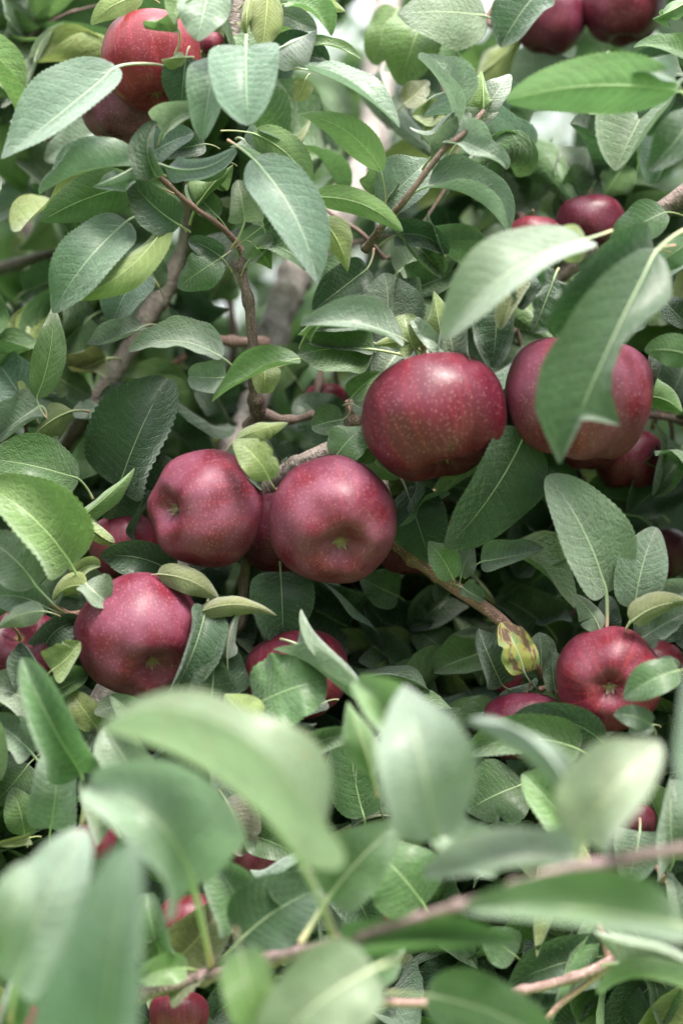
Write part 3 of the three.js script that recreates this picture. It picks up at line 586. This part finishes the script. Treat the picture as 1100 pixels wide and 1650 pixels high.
leaf(682, 1458, 598, 1366, 116, 8, 'n', { r: 14, f: 8 });
leaf(530, 1446, 642, 1328, 122, 14, 'n', { p: [484, 1520, 14], r: 16, f: 14, b: 6, pw: 1.5 });
leaf(388, 1514, 526, 1428, 118, 10, 'd', { r: 12, f: 10, b: 10, p: [340, 1560, 8] });
leaf(935, 1384, 684, 1408, 84, 20, 'w', { b: 14, r: 30, fd: 20 });
leaf(700, 1340, 800, 1410, 90, 16, 'g', { r: 24 });
leaf(1100, 1492, 742, 1462, 104, 22, 'n', { b: 12, r: 14, fu: 8, fd: 50, wave: 0.03 });
leaf(558, 1528, 824, 1518, 66, 18, 'n', { b: 6, r: 20, fd: 46 });
leaf(600, 1562, 428, 1710, 168, 22, 'g', { r: 16, f: 10, b: 16 });
leaf(386, 1530, 446, 1700, 100, 21, 'l', { r: 8, f: 12 });
leaf(568, 1580, 652, 1528, 80, 12, 'n', { r: 10 });
leaf(688, 1604, 900, 1690, 122, 18, 'n', { r: 16, f: 8, b: 14 });
leaf(976, 1541, 820, 1588, 88, 4, 'd', { b: 10, r: 10, f: 10 });
leaf(998, 1552, 1130, 1606, 92, 12, 'g', { r: 24, fd: 30, b: 14 });
leaf(1062, 1576, 980, 1668, 100, 1.4, 'd', { r: -16 });
leaf(1052, 1576, 1066, 1650, 54, 3, 'n', {});
leaf(740, 1545, 660, 1640, 96, -2, 'd', { r: -10 });
leaf(790, 1630, 740, 1540, 80, -3, 'd', {});
leaf(398, 1486, 348, 1394, 108, 8, 'n', { r: 8, p: [408, 1530, 8] });
leaf(264, 1562, 356, 1462, 112, 6, 'o', { r: 4, p: [250, 1590, 6] });
leaf(364, 1288, 398, 1374, 70, 4, 'r', { r: 10, label: 'withered beige leaf', f: 6 });
leaf(398, 1344, 478, 1378, 54, 4, 'n', { r: 4 });
leaf(430, 1420, 500, 1376, 60, 5, 'b', { r: 8 });
leaf(60, 1560, 20, 1670, 90, 14, 'n', {});
leaf(300, 1560, 222, 1580, 46, 10, 'l', { r: 14, b: 6 });
leaf(260, 1540, 238, 1440, 60, 9, 'n', {});
leaf(1120, 1520, 1075, 1400, 70, 5, 'g', {});
leaf(880, 1640, 960, 1590, 70, 1, 'd', {});
leaf(180, 1330, 140, 1260, 60, 9, 'g', { wave: 0.1 });
leaf(220, 1250, 170, 1170, 80, 9, 'g', {});
leaf(400, 1600, 340, 1640, 70, 2, 'd', {});
leaf(560, 1640, 640, 1620, 70, 3, 'd', {});
leaf(830, 1540, 780, 1500, 60, 6, 'n', {});
leaf(1000, 1480, 1070, 1560, 70, 4, 'n', {});
leaf(760, 1380, 840, 1340, 80, 1, 'd', {});
leaf(900, 1340, 860, 1400, 80, 0, 'd', {});
leaf(560, 1420, 600, 1500, 80, 3, 'd', {});
leaf(180, 1440, 130, 1520, 90, 10, 'n', {});
leaf(640, 16, 602, 104, 56, -10, 'l', {});
leaf(575, 140, 620, 200, 56, -14, 'g', { r: 20 });
leaf(640, 300, 590, 270, 50, -12, 'l', {});
// slender twigs among the leaves
for (let i = 0; i < 26; i++) {
  let x = rnd(-20, 1120), y = rnd(-20, 1050), z = rnd(-20, -6), a = rnd(0.2, 2.6) * (R0() < 0.5 ? 1 : -1), pts = [], w = rnd(6, 11), n = 5;
  for (let k = 0; k < n; k++) { pts.push([x, y, z, w * (1 - 0.13 * k)]); x += Math.cos(a) * rnd(40, 75); y -= Math.sin(Math.abs(a)) * rnd(40, 75); z += rnd(-1.2, 1.5); a += rnd(-0.35, 0.35); }
  const c = rnd(0.5, 1); branch('twig', TWIG, pts, [c, c * 0.84, c * 0.78], { bumps: 0.9, rough: 0.12 });
}
// ---------------------------------------------------------------- apples
function skin(seed, bloom, red, dark, streak) {
  const n = createNoise3D(rng(seed)), w = worley(seed), w2 = worley(seed + 5), w3 = worley(seed + 8);
  const f = (u, v) => {
    const th = u * 2 * Math.PI, ph = (1 - v) * Math.PI, s = Math.sin(ph), x = Math.cos(th) * s, y = Math.cos(ph), z = Math.sin(th) * s;
    const big = n(x * 1.1, y * 1.1, z * 1.1), med = n(x * 3 + 4, y * 3, z * 3), gr = n(x * 26, y * 26, z * 26), gr2 = n(x * 60, y * 60, z * 60);
    const st = 0.6 * n(Math.cos(th) * 7, Math.sin(th) * 7, y * 0.9) + 0.4 * n(Math.cos(th) * 22, Math.sin(th) * 22, y * 1.6 + 9);
    // lenticels: on a lat/long lattice that thins out to the poles by its width
    const rows = 46, row = Math.floor(v * rows), cols = Math.max(4, Math.round(98 * s));
    const L = w((u * cols) % cols + row * 0, v * rows), sz = 0.1 + 0.12 * L[2];
    const dot = s > 0.16 ? (1 - sstep(L[0], sz * 0.5, sz)) * (L[2] > 0.62 - 0.36 * (1 - v) ? 1 : 0) : 0;
    return { x, y, z, s, big, med, gr, gr2, st, dot, v };
  };
  const map = dataTex(1024, 512, (u, v) => {
    const F = f(u, v);
    let c = [lerp(0.046, 0.125, red), 0.004 + 0.005 * red, 0.015];
    const k = clamp(0.5 + 0.45 * F.big + 0.3 * F.med, 0, 1);
    c = c.map((q, i) => lerp(q, [0.05, 0.003, 0.013][i], k * dark));
    const str = sstep(F.st, 0.0, 0.6) * streak; c = c.map((q, i) => lerp(q, [0.22, 0.022, 0.03][i], str));
    const b = clamp(bloom * (0.5 + 0.55 * n(F.x * 1.6 + 7, F.y * 1.6, F.z * 1.6) + 0.14 * F.gr + 0.1 * F.gr2 + 0.08 * n(F.x * 8, F.y * 8, F.z * 8)), 0, 0.8);
    c = c.map((q, i) => lerp(q, [0.185, 0.062, 0.105][i], b));
    c = c.map((q) => q * (1 + 0.1 * F.gr + 0.06 * F.gr2));
    const russet = sstep(F.v, 0.955, 0.99) * 0.8 + sstep(1 - F.v, 0.965, 0.99) * 0.7; c = c.map((q, i) => lerp(q, [0.16, 0.13, 0.05][i], clamp(russet, 0, 1)));
    return c.map((q, i) => lerp(q, [0.55, 0.3, 0.28][i], 0.28 * F.dot));
  }, true);
  const rel = dataTex(512, 256, (u, v) => { const F = f(u, v), b = clamp(bloom * (0.5 + 0.55 * n(F.x * 1.6 + 7, F.y * 1.6, F.z * 1.6) + 0.2 * F.gr), 0, 0.8); return [0.5 + 0.12 * F.med + 0.1 * F.gr + 0.2 * F.dot, 0.38 + 0.42 * b + 0.05 * F.gr, 0]; }, false);
  return new THREE.MeshPhysicalMaterial({ name: 'apple skin', map, roughnessMap: rel, bumpMap: rel, bumpScale: 0.0004, roughness: 1, specularIntensity: 0.6, sheen: 0.05, sheenRoughness: 0.5, sheenColor: new THREE.Color().setRGB(0.8, 0.5, 0.62) });
}
const SKIN = { bloom: skin(211, 0.5, 0.5, 0.35, 0.25), glossy: skin(222, 0.1, 0.45, 0.62, 0.22), crimson: skin(233, 0.25, 0.72, 0.4, 0.5), bright: skin(255, 0.06, 1.15, 0.25, 0.5), purple: skin(266, 1.0, 0.0, 0.5, 0.1), deep: skin(244, 0.2, 0.3, 0.7, 0.15) };
const stemMat = new THREE.MeshStandardMaterial({ name: 'apple stem', color: new THREE.Color().setRGB(0.16, 0.12, 0.06), roughness: 0.8 });
const calyxMat = new THREE.MeshStandardMaterial({ name: 'dry calyx', color: new THREE.Color().setRGB(0.15, 0.125, 0.07), roughness: 0.9, side: THREE.DoubleSide });
function appleShape(R, o) {
  const nu = 72, nv = 52, pos = [], uv = [], idx = [], n = createNoise3D(rng(o.seed)), asp = o.asp ?? 0.9;
  for (let i = 0; i <= nv; i++) for (let j = 0; j <= nu; j++) {
    const ph = (i / nv) ** 1 * Math.PI, th = j / nu * 2 * Math.PI, s = Math.sin(ph), c = Math.cos(ph);
    const lob = 1 + 0.035 * Math.cos(5 * th + o.seed) * Math.max(0, -c) ** 1.3 * Math.min(1, s * 2.2) + 0.018 * Math.cos(5 * th + 1 + o.seed) * Math.max(0, c);
    const no = 1 + 0.028 * n(Math.cos(th) * s * 0.9, c * 0.9, Math.sin(th) * s * 0.9);
    const r = R * s ** 0.92 * (1 + (o.shoulder ?? 0.07) * c) * lob * no;
    let y = R * asp * (c * (1 - 0.12 * c * c) * 1.08) * no;
    y -= c > 0 ? R * 0.36 * Math.exp(-((s / 0.27) ** 2)) + R * 0.05 * Math.exp(-((s / 0.1) ** 2)) : -R * (0.3 + 0.035 * Math.cos(5 * th + o.seed) * s * 4) * Math.exp(-((s / 0.29) ** 2));
    y += c < -0.2 ? -R * 0.03 * Math.cos(5 * th + o.seed) * Math.min(1, s * 1.6) * -c : 0;
    let x = r * Math.cos(th), z = r * Math.sin(th);
    pos.push(x, y, z); uv.push(j / nu, 1 - i / nv);
  }
  for (let i = 0; i < nv; i++) for (let j = 0; j < nu; j++) { const a = i * (nu + 1) + j, b = a + nu + 1; idx.push(a, a + 1, b, a + 1, b + 1, b); }
  const g = new THREE.BufferGeometry(); g.setAttribute('position', new THREE.Float32BufferAttribute(pos, 3)); g.setAttribute('uv', new THREE.Float32BufferAttribute(uv, 2)); g.setIndex(idx); g.computeVertexNormals();
  const N = g.attributes.normal; for (let i = 0; i <= nv; i++) { const a = i * (nu + 1), b = a + nu; for (const q of ['X', 'Y', 'Z']) { const m = N['get' + q](a) + N['get' + q](b); N['set' + q](a, m); N['set' + q](b, m); } }
  return g;
}
const appleDiscs = [];
// centre and radius in photograph pixels; axis (right, up, towards the viewer) points out of the calyx
function apple(px, py, r, z, axis, sk, label, o = {}) {
  const t = new THREE.Group(); t.name = numbered('apple'); scene.add(t); tag(t, label, 'apple', 'apples hanging in the tree');
  const R = r * perPx(z); o.seed = Math.round(px * 7 + py); t.position.copy(at(px, py, z));
  const d = CR.clone().multiplyScalar(axis[0]).addScaledVector(CU, axis[1]).addScaledVector(CB, axis[2]).normalize();
  t.quaternion.setFromUnitVectors(V(0, -1, 0), d).multiply(new THREE.Quaternion().setFromAxisAngle(V(0, 1, 0), o.spin ?? (px * 0.37) % 6.28));
  mesh('fruit', appleShape(R, o), SKIN[sk], t);
  const asp = o.asp ?? 0.9, y0 = R * (asp * 0.95 - 0.42), len = R * (o.stem ?? 0.62);
  mesh('stem', tube([V(0, y0, 0), V(R * 0.03, y0 + len * 0.4, R * 0.02), V(R * 0.12, y0 + len * 0.8, -R * 0.03), V(R * 0.2, y0 + len, -R * 0.04)], [R * 0.045, R * 0.035, R * 0.035, R * 0.055], [1, 1, 1], { seg: 4, sides: 8, rough: 0.1, seed: o.seed }), stemMat, t);
  const parts = [], yc = -R * (asp * 0.95 - 0.325), q = createNoise2D(rng(o.seed));
  parts.push(new THREE.SphereGeometry(R * 0.075, 10, 6).scale(1, 0.5, 1).translate(0, yc, 0));
  for (let i = 0; i < 5; i++) {
    const a = i * 1.2566 + 0.3, h = R * (0.17 + 0.04 * q(i, 1)), g = new THREE.ConeGeometry(R * 0.05, h, 5, 3).scale(1, 1, 0.35).translate(0, h / 2, 0), p = g.attributes.position;
    for (let k = 0; k < p.count; k++) { const y = p.getY(k) / h; p.setZ(k, p.getZ(k) + h * 0.45 * y * y * (0.4 + q(i, 4))); }
    parts.push(g.rotateX(rad(180 - 38 - 20 * q(i, 2))).rotateY(a).translate(Math.sin(a) * R * 0.05, yc, Math.cos(a) * R * 0.05));
  }
  const cg = mergeGeometries(parts.map((g) => g.toNonIndexed())); cg.computeVertexNormals(); mesh('calyx', cg, calyxMat, t);
  appleDiscs.push([px, py, r * (o.clear ?? 1.05), z]);
  return t;
}
apple(245, 98, 80, 0, [0.15, -0.95, 0.25], 'bright', 'upper of two red apples high on the shoot, behind the long grey-green leaf', { asp: 1.04, seed: 3 });
apple(208, 170, 77, -4.4, [-0.1, -0.95, 0.1], 'purple', 'purplish apple half hidden under a redder apple near the top of the shoot', { spin: 2 });
apple(330, 820, 95, 1.4, [-0.74, -0.02, 0.62], 'bloom', 'pink-bloomed apple with its calyx turned sideways beside the yellow-green leaves', { spin: 1, asp: 0.92 });
apple(537, 842, 104, 2.2, [0.17, -0.5, 0.82], 'bloom', 'round dusty red apple with calyx facing down and out, foremost of the central trio', { spin: 3.4, asp: 0.9 });
apple(460, 862, 78, -3.6, [-0.1, -0.9, 0.2], 'deep', 'dark red apple wedged between and behind the two dusty central apples', {});
apple(699, 673, 116, 3, [0.22, -0.93, 0.28], 'glossy', 'largest shiny dark red apple, bare of leaves, in front of the spur', { asp: 0.89, shoulder: 0.05, spin: 5 });
apple(931, 640, 118, 2.6, [-0.08, -0.95, -0.12], 'bloom', 'big dark red apple covered by a large hanging green leaf', { asp: 0.93, spin: 2.2 });
apple(226, 1026, 101, 2, [0.37, -0.56, 0.74], 'bloom', 'dusty red apple with a bright red cheek low on the grey limb', { spin: 4.4, asp: 0.95 });
apple(40, 1048, 66, 0, [0.1, -0.62, -0.72], 'deep', 'purple-red apple cut by the picture edge showing its stem hollow', {});
apple(205, 880, 62, -5, [0.1, -0.9, 0.2], 'crimson', 'shaded red apple behind a tiny round yellow leaf', {});
apple(478, 1090, 84, -1.4, [0.2, -0.8, 0.3], 'crimson', 'pinkish red apple mostly hidden behind two textured green leaves', {});
apple(664, 876, 62, -5, [0, -0.95, 0.1], 'deep', 'very dark red apple in the shade behind the brown branch', {});
apple(718, 872, 44, -8, [0, -0.95, 0.1], 'crimson', 'sliver of red apple beside the tip of the dark hanging leaf', {});
apple(981, 1095, 86, 2.6, [-0.13, -0.18, 0.97], 'crimson', 'striped red apple with its calyx facing the viewer under upright leaves', { spin: 0.7, asp: 0.88 });
apple(1050, 1078, 52, -2, [0.2, -0.9, 0.2], 'crimson', 'small pinkish apple peeking from behind the striped red apple', {});
apple(846, 1172, 68, 0.8, [0, -0.95, 0.2], 'deep', 'purplish apple whose top shows beneath the yellow and brown leaf', {});
apple(814, 1096, 26, -4, [0, -0.95, 0.1], 'crimson', 'tiny patch of red apple behind the yellow and brown leaf', {});
apple(1013, 742, 57, -8, [-0.1, -0.95, 0.1], 'glossy', 'small hanging red apple behind and below the leaf-covered apple', { asp: 0.95 });
apple(946, 718, 48, -6, [0, -0.95, 0.1], 'deep', 'dim apple between the leaf-covered apple and the small hanging one', {});
apple(1072, 604, 30, -9, [0, -0.95, 0.1], 'crimson', 'bright red apple glimpsed beside the serrated leaf on the far twig', {});
apple(1062, 892, 50, -12, [0, -0.95, 0.1], 'deep', 'out of focus dark apple behind the upright folded leaf', {});
apple(884, 34, 58, -13, [-0.2, -0.95, 0], 'deep', 'dark maroon apple at the top beside the dark teal leaf', { asp: 0.98 });
apple(1004, 12, 66, -12, [0, -0.95, 0.1], 'glossy', 'bright red apple at the top edge, right of the maroon one', { asp: 0.95 });
apple(860, 388, 46, -7, [0, -0.95, 0.1], 'crimson', 'pale pink apple top above the broad silvery leaf', {});
apple(950, 362, 56, -8, [0.1, -0.95, 0.1], 'deep', 'deep red apple behind leaves above the pale pink apple top', {});
apple(566, 500, 34, -8, [0, -0.95, 0.1], 'deep', 'dark red apple almost hidden above the silvery leaf by the spur', {});
apple(524, 646, 34, -12, [0, -0.95, 0.1], 'crimson', 'faint red apple behind the spur with several leaf stalks', {});
apple(152, 1356, 36, 7, [0, -0.95, 0.1], 'crimson', 'pink bit of apple among the pale near leaves', { asp: 0.9 });
apple(412, 1386, 40, 1, [0, -0.95, 0.1], 'deep', 'dark red apple beneath the withered beige leaf', {});
apple(312, 1492, 62, 2, [0, -0.9, 0.3], 'crimson', 'bright red apple behind an olive leaf near the bottom', {});
apple(288, 1636, 48, 4, [0, -0.9, 0.3], 'crimson', 'pink red apple at the bottom under the dark twig', {});
apple(28, 1650, 42, 8, [0, -0.9, 0.3], 'crimson', 'pink apple in the lowest corner below the pale leaves', {});
apple(606, 1462, 48, 1, [0, -0.9, 0.3], 'deep', 'strip of red apple between two broad near leaves', {});
apple(1026, 1322, 32, 1, [0, -0.9, 0.3], 'deep', 'blackish red apple in the gap by the bottom right leaves', {});
apple(-6, 692, 26, -6, [0, -0.9, 0.3], 'crimson', 'red speck of apple at the edge beside pale leaves', {});
apple(342, 70, 20, -3, [0, -0.9, 0.3], 'crimson', 'hint of red apple behind the leaf cluster at the top of the shoot', {});
// ---------------------------------------------------------------- the rest of the crown: leaves in depth
const RF = rng(909), rf = (a, b) => a + (b - a) * RF();
// places where the photograph looks past the crown: nothing grows there in front of depth z
const CLEAR = [...appleDiscs.map(([x, y, r, z]) => [x, y, r, z]), ...[[285, 905, 26, -7], [172, 1130, 26, -5], [462, 490, 30, -18], [442, 540, 28, -17], [420, 600, 26, -16], [392, 690, 24, -13], [500, 420, 24, -20], [560, 320, 26, -25], [596, 240, 26, -29], [606, 160, 28, -31], [608, 90, 26, -32], [262, 470, 22, -11], [230, 520, 22, -10], [190, 592, 20, -9], [160, 640, 20, -9], [60, 415, 22, -17], [302, 330, 14, -10], [318, 250, 14, -8], [285, 420, 16, -11], [404, 560, 10, -4], [400, 480, 10, -3], [360, 548, 16, -9], [780, 975, 20, -1], [720, 932, 20, -1.5], [505, 735, 18, -4], [660, 310, 10, -2], [710, 248, 10, -1], [1050, 345, 18, -6], [985, 395, 18, -7], [80, 410, 16, -17], [20, 435, 16, -18]], ...[[528, 74, 18, -500], [1066, 92, 14, -500], [102, 8, 12, -500], [612, 10, 8, -500], [790, 20, 6, -500], [832, 110, 6, -500], [846, 236, 12, -500], [470, 470, 14, -120], [350, 500, 16, -120]]];
function project(p) { const q = p.clone().sub(camera.position), d = -q.dot(CB); return [550 + q.dot(CR) / (TAN * d) * 825, 825 - q.dot(CU) / (TAN * d) * 825, (DIST - d) * 100, d]; }
function blocked(p, size) { const [x, y, z, d] = project(p); if (d < 0.2) return true; const m = size * 0.35 / perPx(z); for (const [cx, cy, r, cz] of CLEAR) if (z > depthOf(cz) && (x - cx) ** 2 + (y - cy) ** 2 < (r + m) ** 2) return true; return false; }
function shades(M, reach) { const y = V().setFromMatrixColumn(M, 1), b = V().setFromMatrixPosition(M); return [0.02, 0.045, 0.066].some((k) => blocked(b.clone().addScaledVector(y, k), 0.045 * reach)); }
function looseLeaf(o, nt, nv) {   // local geometry: base at origin, along +y, upper face +z
  return leafGeometry(V(0, 0, 0), V(0, 0.034, 0.004 + o.bz), V(0, 0.068, -o.bz), o.w, { face: V(0, 0, 1), up: V(1, 0, 0), rt: V(1, 0, 0), ph: o.ph, f: o.f, k: o.k, wave: 0.09, wf: 1.3, tw: o.tw, r: 0, u: false }, [1, 1, 1], nt, nv).g;
}
const SHAPES = [{ w: 0.042, bz: 0.004, ph: 1, f: 16, k: 30, tw: 16 }, { w: 0.047, bz: 0.008, ph: 3, f: 8, k: 18, tw: -16 }, { w: 0.044, bz: 0.014, ph: 5, f: 34, k: 30, tw: 40 }, { w: 0.045, bz: -0.003, ph: 2, f: 24, k: 40, tw: -20 }, { w: 0.046, bz: 0.018, ph: 4, f: 14, k: 80, tw: 30 }, { w: 0.042, bz: 0.01, ph: 0.4, f: 40, k: -30, tw: -45 }];
const KINDS = ['n', 'n', 'd', 'd', 'n', 'g', 'l', 'l', 'y', 'n', 'l', 'b'];
function pose(p, flat) {
  const droop = rf(-0.7, 1.0), az = rf(0, 6.283), tipDir = V(Math.cos(az), -droop, Math.sin(az)).normalize();
  let n = V(rf(-0.6, 0.6), rf(0.15, 1.2), rf(-0.3, 0.9)); n.addScaledVector(tipDir, -n.dot(tipDir)).normalize();
  const x = tipDir.clone().cross(n), s = rf(0.8, 1.5);
  return new THREE.Matrix4().makeBasis(x, tipDir, n).scale(V(s, s, s)).setPosition(p);
}
const tintOf = () => { const k = KINDS[Math.floor(RF() * KINDS.length)], j = rf(0.8, 1.15); return TINT[k].map((q) => q * j); };
// individual leaves of the middle distance
{
  const gs = SHAPES.map((s) => looseLeaf(s, 28, 3)), cols = new Map();
  const total = Math.max(0, 304 - nLeaf);
  for (let i = 0, tries = 0; i < total && tries < 6000; tries++) {
    const z = -rf(4, 20), p = at(rf(-30, 1130), rf(-30, 1250), z); const M = pose(p); if (shades(M, 1)) continue;
    const k = i % 6, c = tintOf(), g = gs[k].clone(); const a = g.attributes.color.array; for (let q = 0; q < a.length; q += 3) { a[q] = c[0]; a[q + 1] = c[1]; a[q + 2] = c[2]; }
    const o = mesh('leaf', g, RF() < 0.2 ? UNDER[i % 2] : UPPER[i % 3], tree); o.applyMatrix4(M); o.position.sub(ORIGIN); i++;
  }
}
// the mass of leaves behind and around them, past counting
function mass(n, place, parent, shift, nt = 20, small = 1) {
  const sets = [];
  for (let k = 0; k < 6; k++) for (const m of [UPPER[k % 3], k === 3 ? UNDER[1] : UPPER[(k + 1) % 3]]) sets.push([k, m, []]);
  for (let i = 0, tries = 0; i < n && tries < n * 8; tries++) { const p = place(); if (!p) continue; const s = sets[Math.floor(RF() * sets.length)]; const M = pose(p).scale(V(small, small, small)); if (shift === ORIGIN && shades(M, small)) continue; s[2].push([M, tintOf()]); i++; }
  for (const [k, m, list] of sets) {
    if (!list.length) continue;
    const im = new THREE.InstancedMesh(looseLeaf(SHAPES[k], nt, nt < 10 ? 2 : 3), m, list.length); im.name = 'foliage'; im.userData.kind = 'stuff'; im.castShadow = im.receiveShadow = true;
    list.forEach(([M, c], i) => { M.setPosition(V().setFromMatrixPosition(M).sub(shift)); im.setMatrixAt(i, M); im.setColorAt(i, new THREE.Color().setRGB(...c)); });
    parent.add(im);
  }
}
const nC = createNoise3D(rng(31));
mass(2200, () => {
  const p = V(rf(-1.3, 1.3), rf(0.75, 2.75), rf(-1.3, -0.1)), [px, py, z] = project(p);
  const seen = px > -150 && px < 1250 && py > -150 && py < 1800;
  if (seen && z > -16 - 8 * sstep(py, 1200, 700)) return null;
  if (nC(p.x * 4, p.y * 4, p.z * 4) < -0.25 + 0.25 * RF()) return null;
  if (p.y > 1.92 && RF() < 0.85) return null;
  return p;
}, tree, ORIGIN);
mass(2900, () => {
  const z = -rf(15, 120), p = at(rf(-160, 1260), rf(-200, 1800), z);
  const hi = clamp((p.y - 1.55) / 0.2, 0, 1);
  if (nC(p.x * 5 + 9, p.y * 5, p.z * 5) < -0.3 + 0.25 * hi + 0.3 * RF()) return null;
  return p;
}, tree, ORIGIN);
mass(300, () => { const z = -rf(4, 17), p = at(rf(-60, 1160), rf(-60, 1240), z); return p; }, tree, ORIGIN, 28, 1.1);
// leaves low down under the near twigs, and beyond the sides of the picture
mass(900, () => { const p = at(rf(-120, 1220), rf(1180, 1900), -rf(1, 16)); return p; }, tree, ORIGIN, 20);
mass(500, () => { const left = RF() < 0.5; const z = rf(-14, 8), p = at(left ? rf(-520, -70) : rf(1170, 1620), rf(-200, 1900), z); return p; }, tree, ORIGIN);

// neighbouring trees of the orchard, seen only through gaps
function farTree(x, z, h, label) {
  const t = new THREE.Group(); t.name = numbered('apple_tree'); t.position.set(x, 0, z); scene.add(t); tag(t, label, 'apple tree');
  const tk = tube([V(0, -0.05, 0), V(0.03, 0.5, 0), V(-0.03, 1.1, 0.04), V(0.02, 1.7, 0)], [0.11, 0.085, 0.075, 0.04], [0.7, 0.65, 0.6], { seg: 6, sides: 12, rough: 0.08, seed: 7 }); mesh('trunk', tk, LIMB, t);
  for (let i = 0; i < 6; i++) { const a = i * 1.05 + x, e = V(Math.cos(a) * h * 0.33, h * (0.62 + 0.08 * (i % 3)), Math.sin(a) * h * 0.33); mesh('limb', tube([V(0, 1, 0.03), V(e.x * 0.4, lerp(1, e.y, 0.5), e.z * 0.4), e], [0.05, 0.035, 0.012], [0.7, 0.65, 0.6], { seg: 6, sides: 8, seed: i }), LIMB, t); }
  const nn = createNoise3D(rng(Math.round(x * 10 + 500)));
  mass(3600, () => { const a = rf(0, 6.283), y = rf(-1, 1), q = Math.cbrt(RF()) * Math.sqrt(1 - y * y * 0.9), r = h * 0.42; const l = V(Math.cos(a) * q * r, h * 0.58 + y * h * 0.4, Math.sin(a) * q * r); return nn(l.x * 1.6, l.y * 1.6, l.z * 1.6) < -0.2 ? null : l.multiplyScalar(1); }, t, V(0, 0, 0), 8);
  for (const c of t.children) if (c.isInstancedMesh) { const M = new THREE.Matrix4(), s = new THREE.Matrix4().makeScale(1.9, 1.9, 1.9); for (let i = 0; i < c.count; i++) { c.getMatrixAt(i, M); c.setMatrixAt(i, M.multiply(s)); } }
}
farTree(-1.7, -5.6, 3.5, 'apple tree of the next row glimpsed through gaps behind the shoot');
farTree(0.35, -6.4, 3.3, 'apple tree of the next row glimpsed beside the pale limb');
farTree(2.2, -5.8, 3.6, 'apple tree of the next row glimpsed through gaps by the far red apples');
farTree(-0.9, -10.5, 5.8, 'tall old apple tree two rows off, pale in the gaps near the top');
farTree(2.6, -11.5, 6.0, 'tallest apple tree two rows off, glimpsed beside the maroon apples');
farTree(-1.5, 5.2, 3.3, 'apple tree of the row facing this one, behind the viewer');
farTree(1.4, 5.4, 3.1, 'apple tree of the facing row with a fuller crown, behind the viewer');
renderer.render(scene, camera);
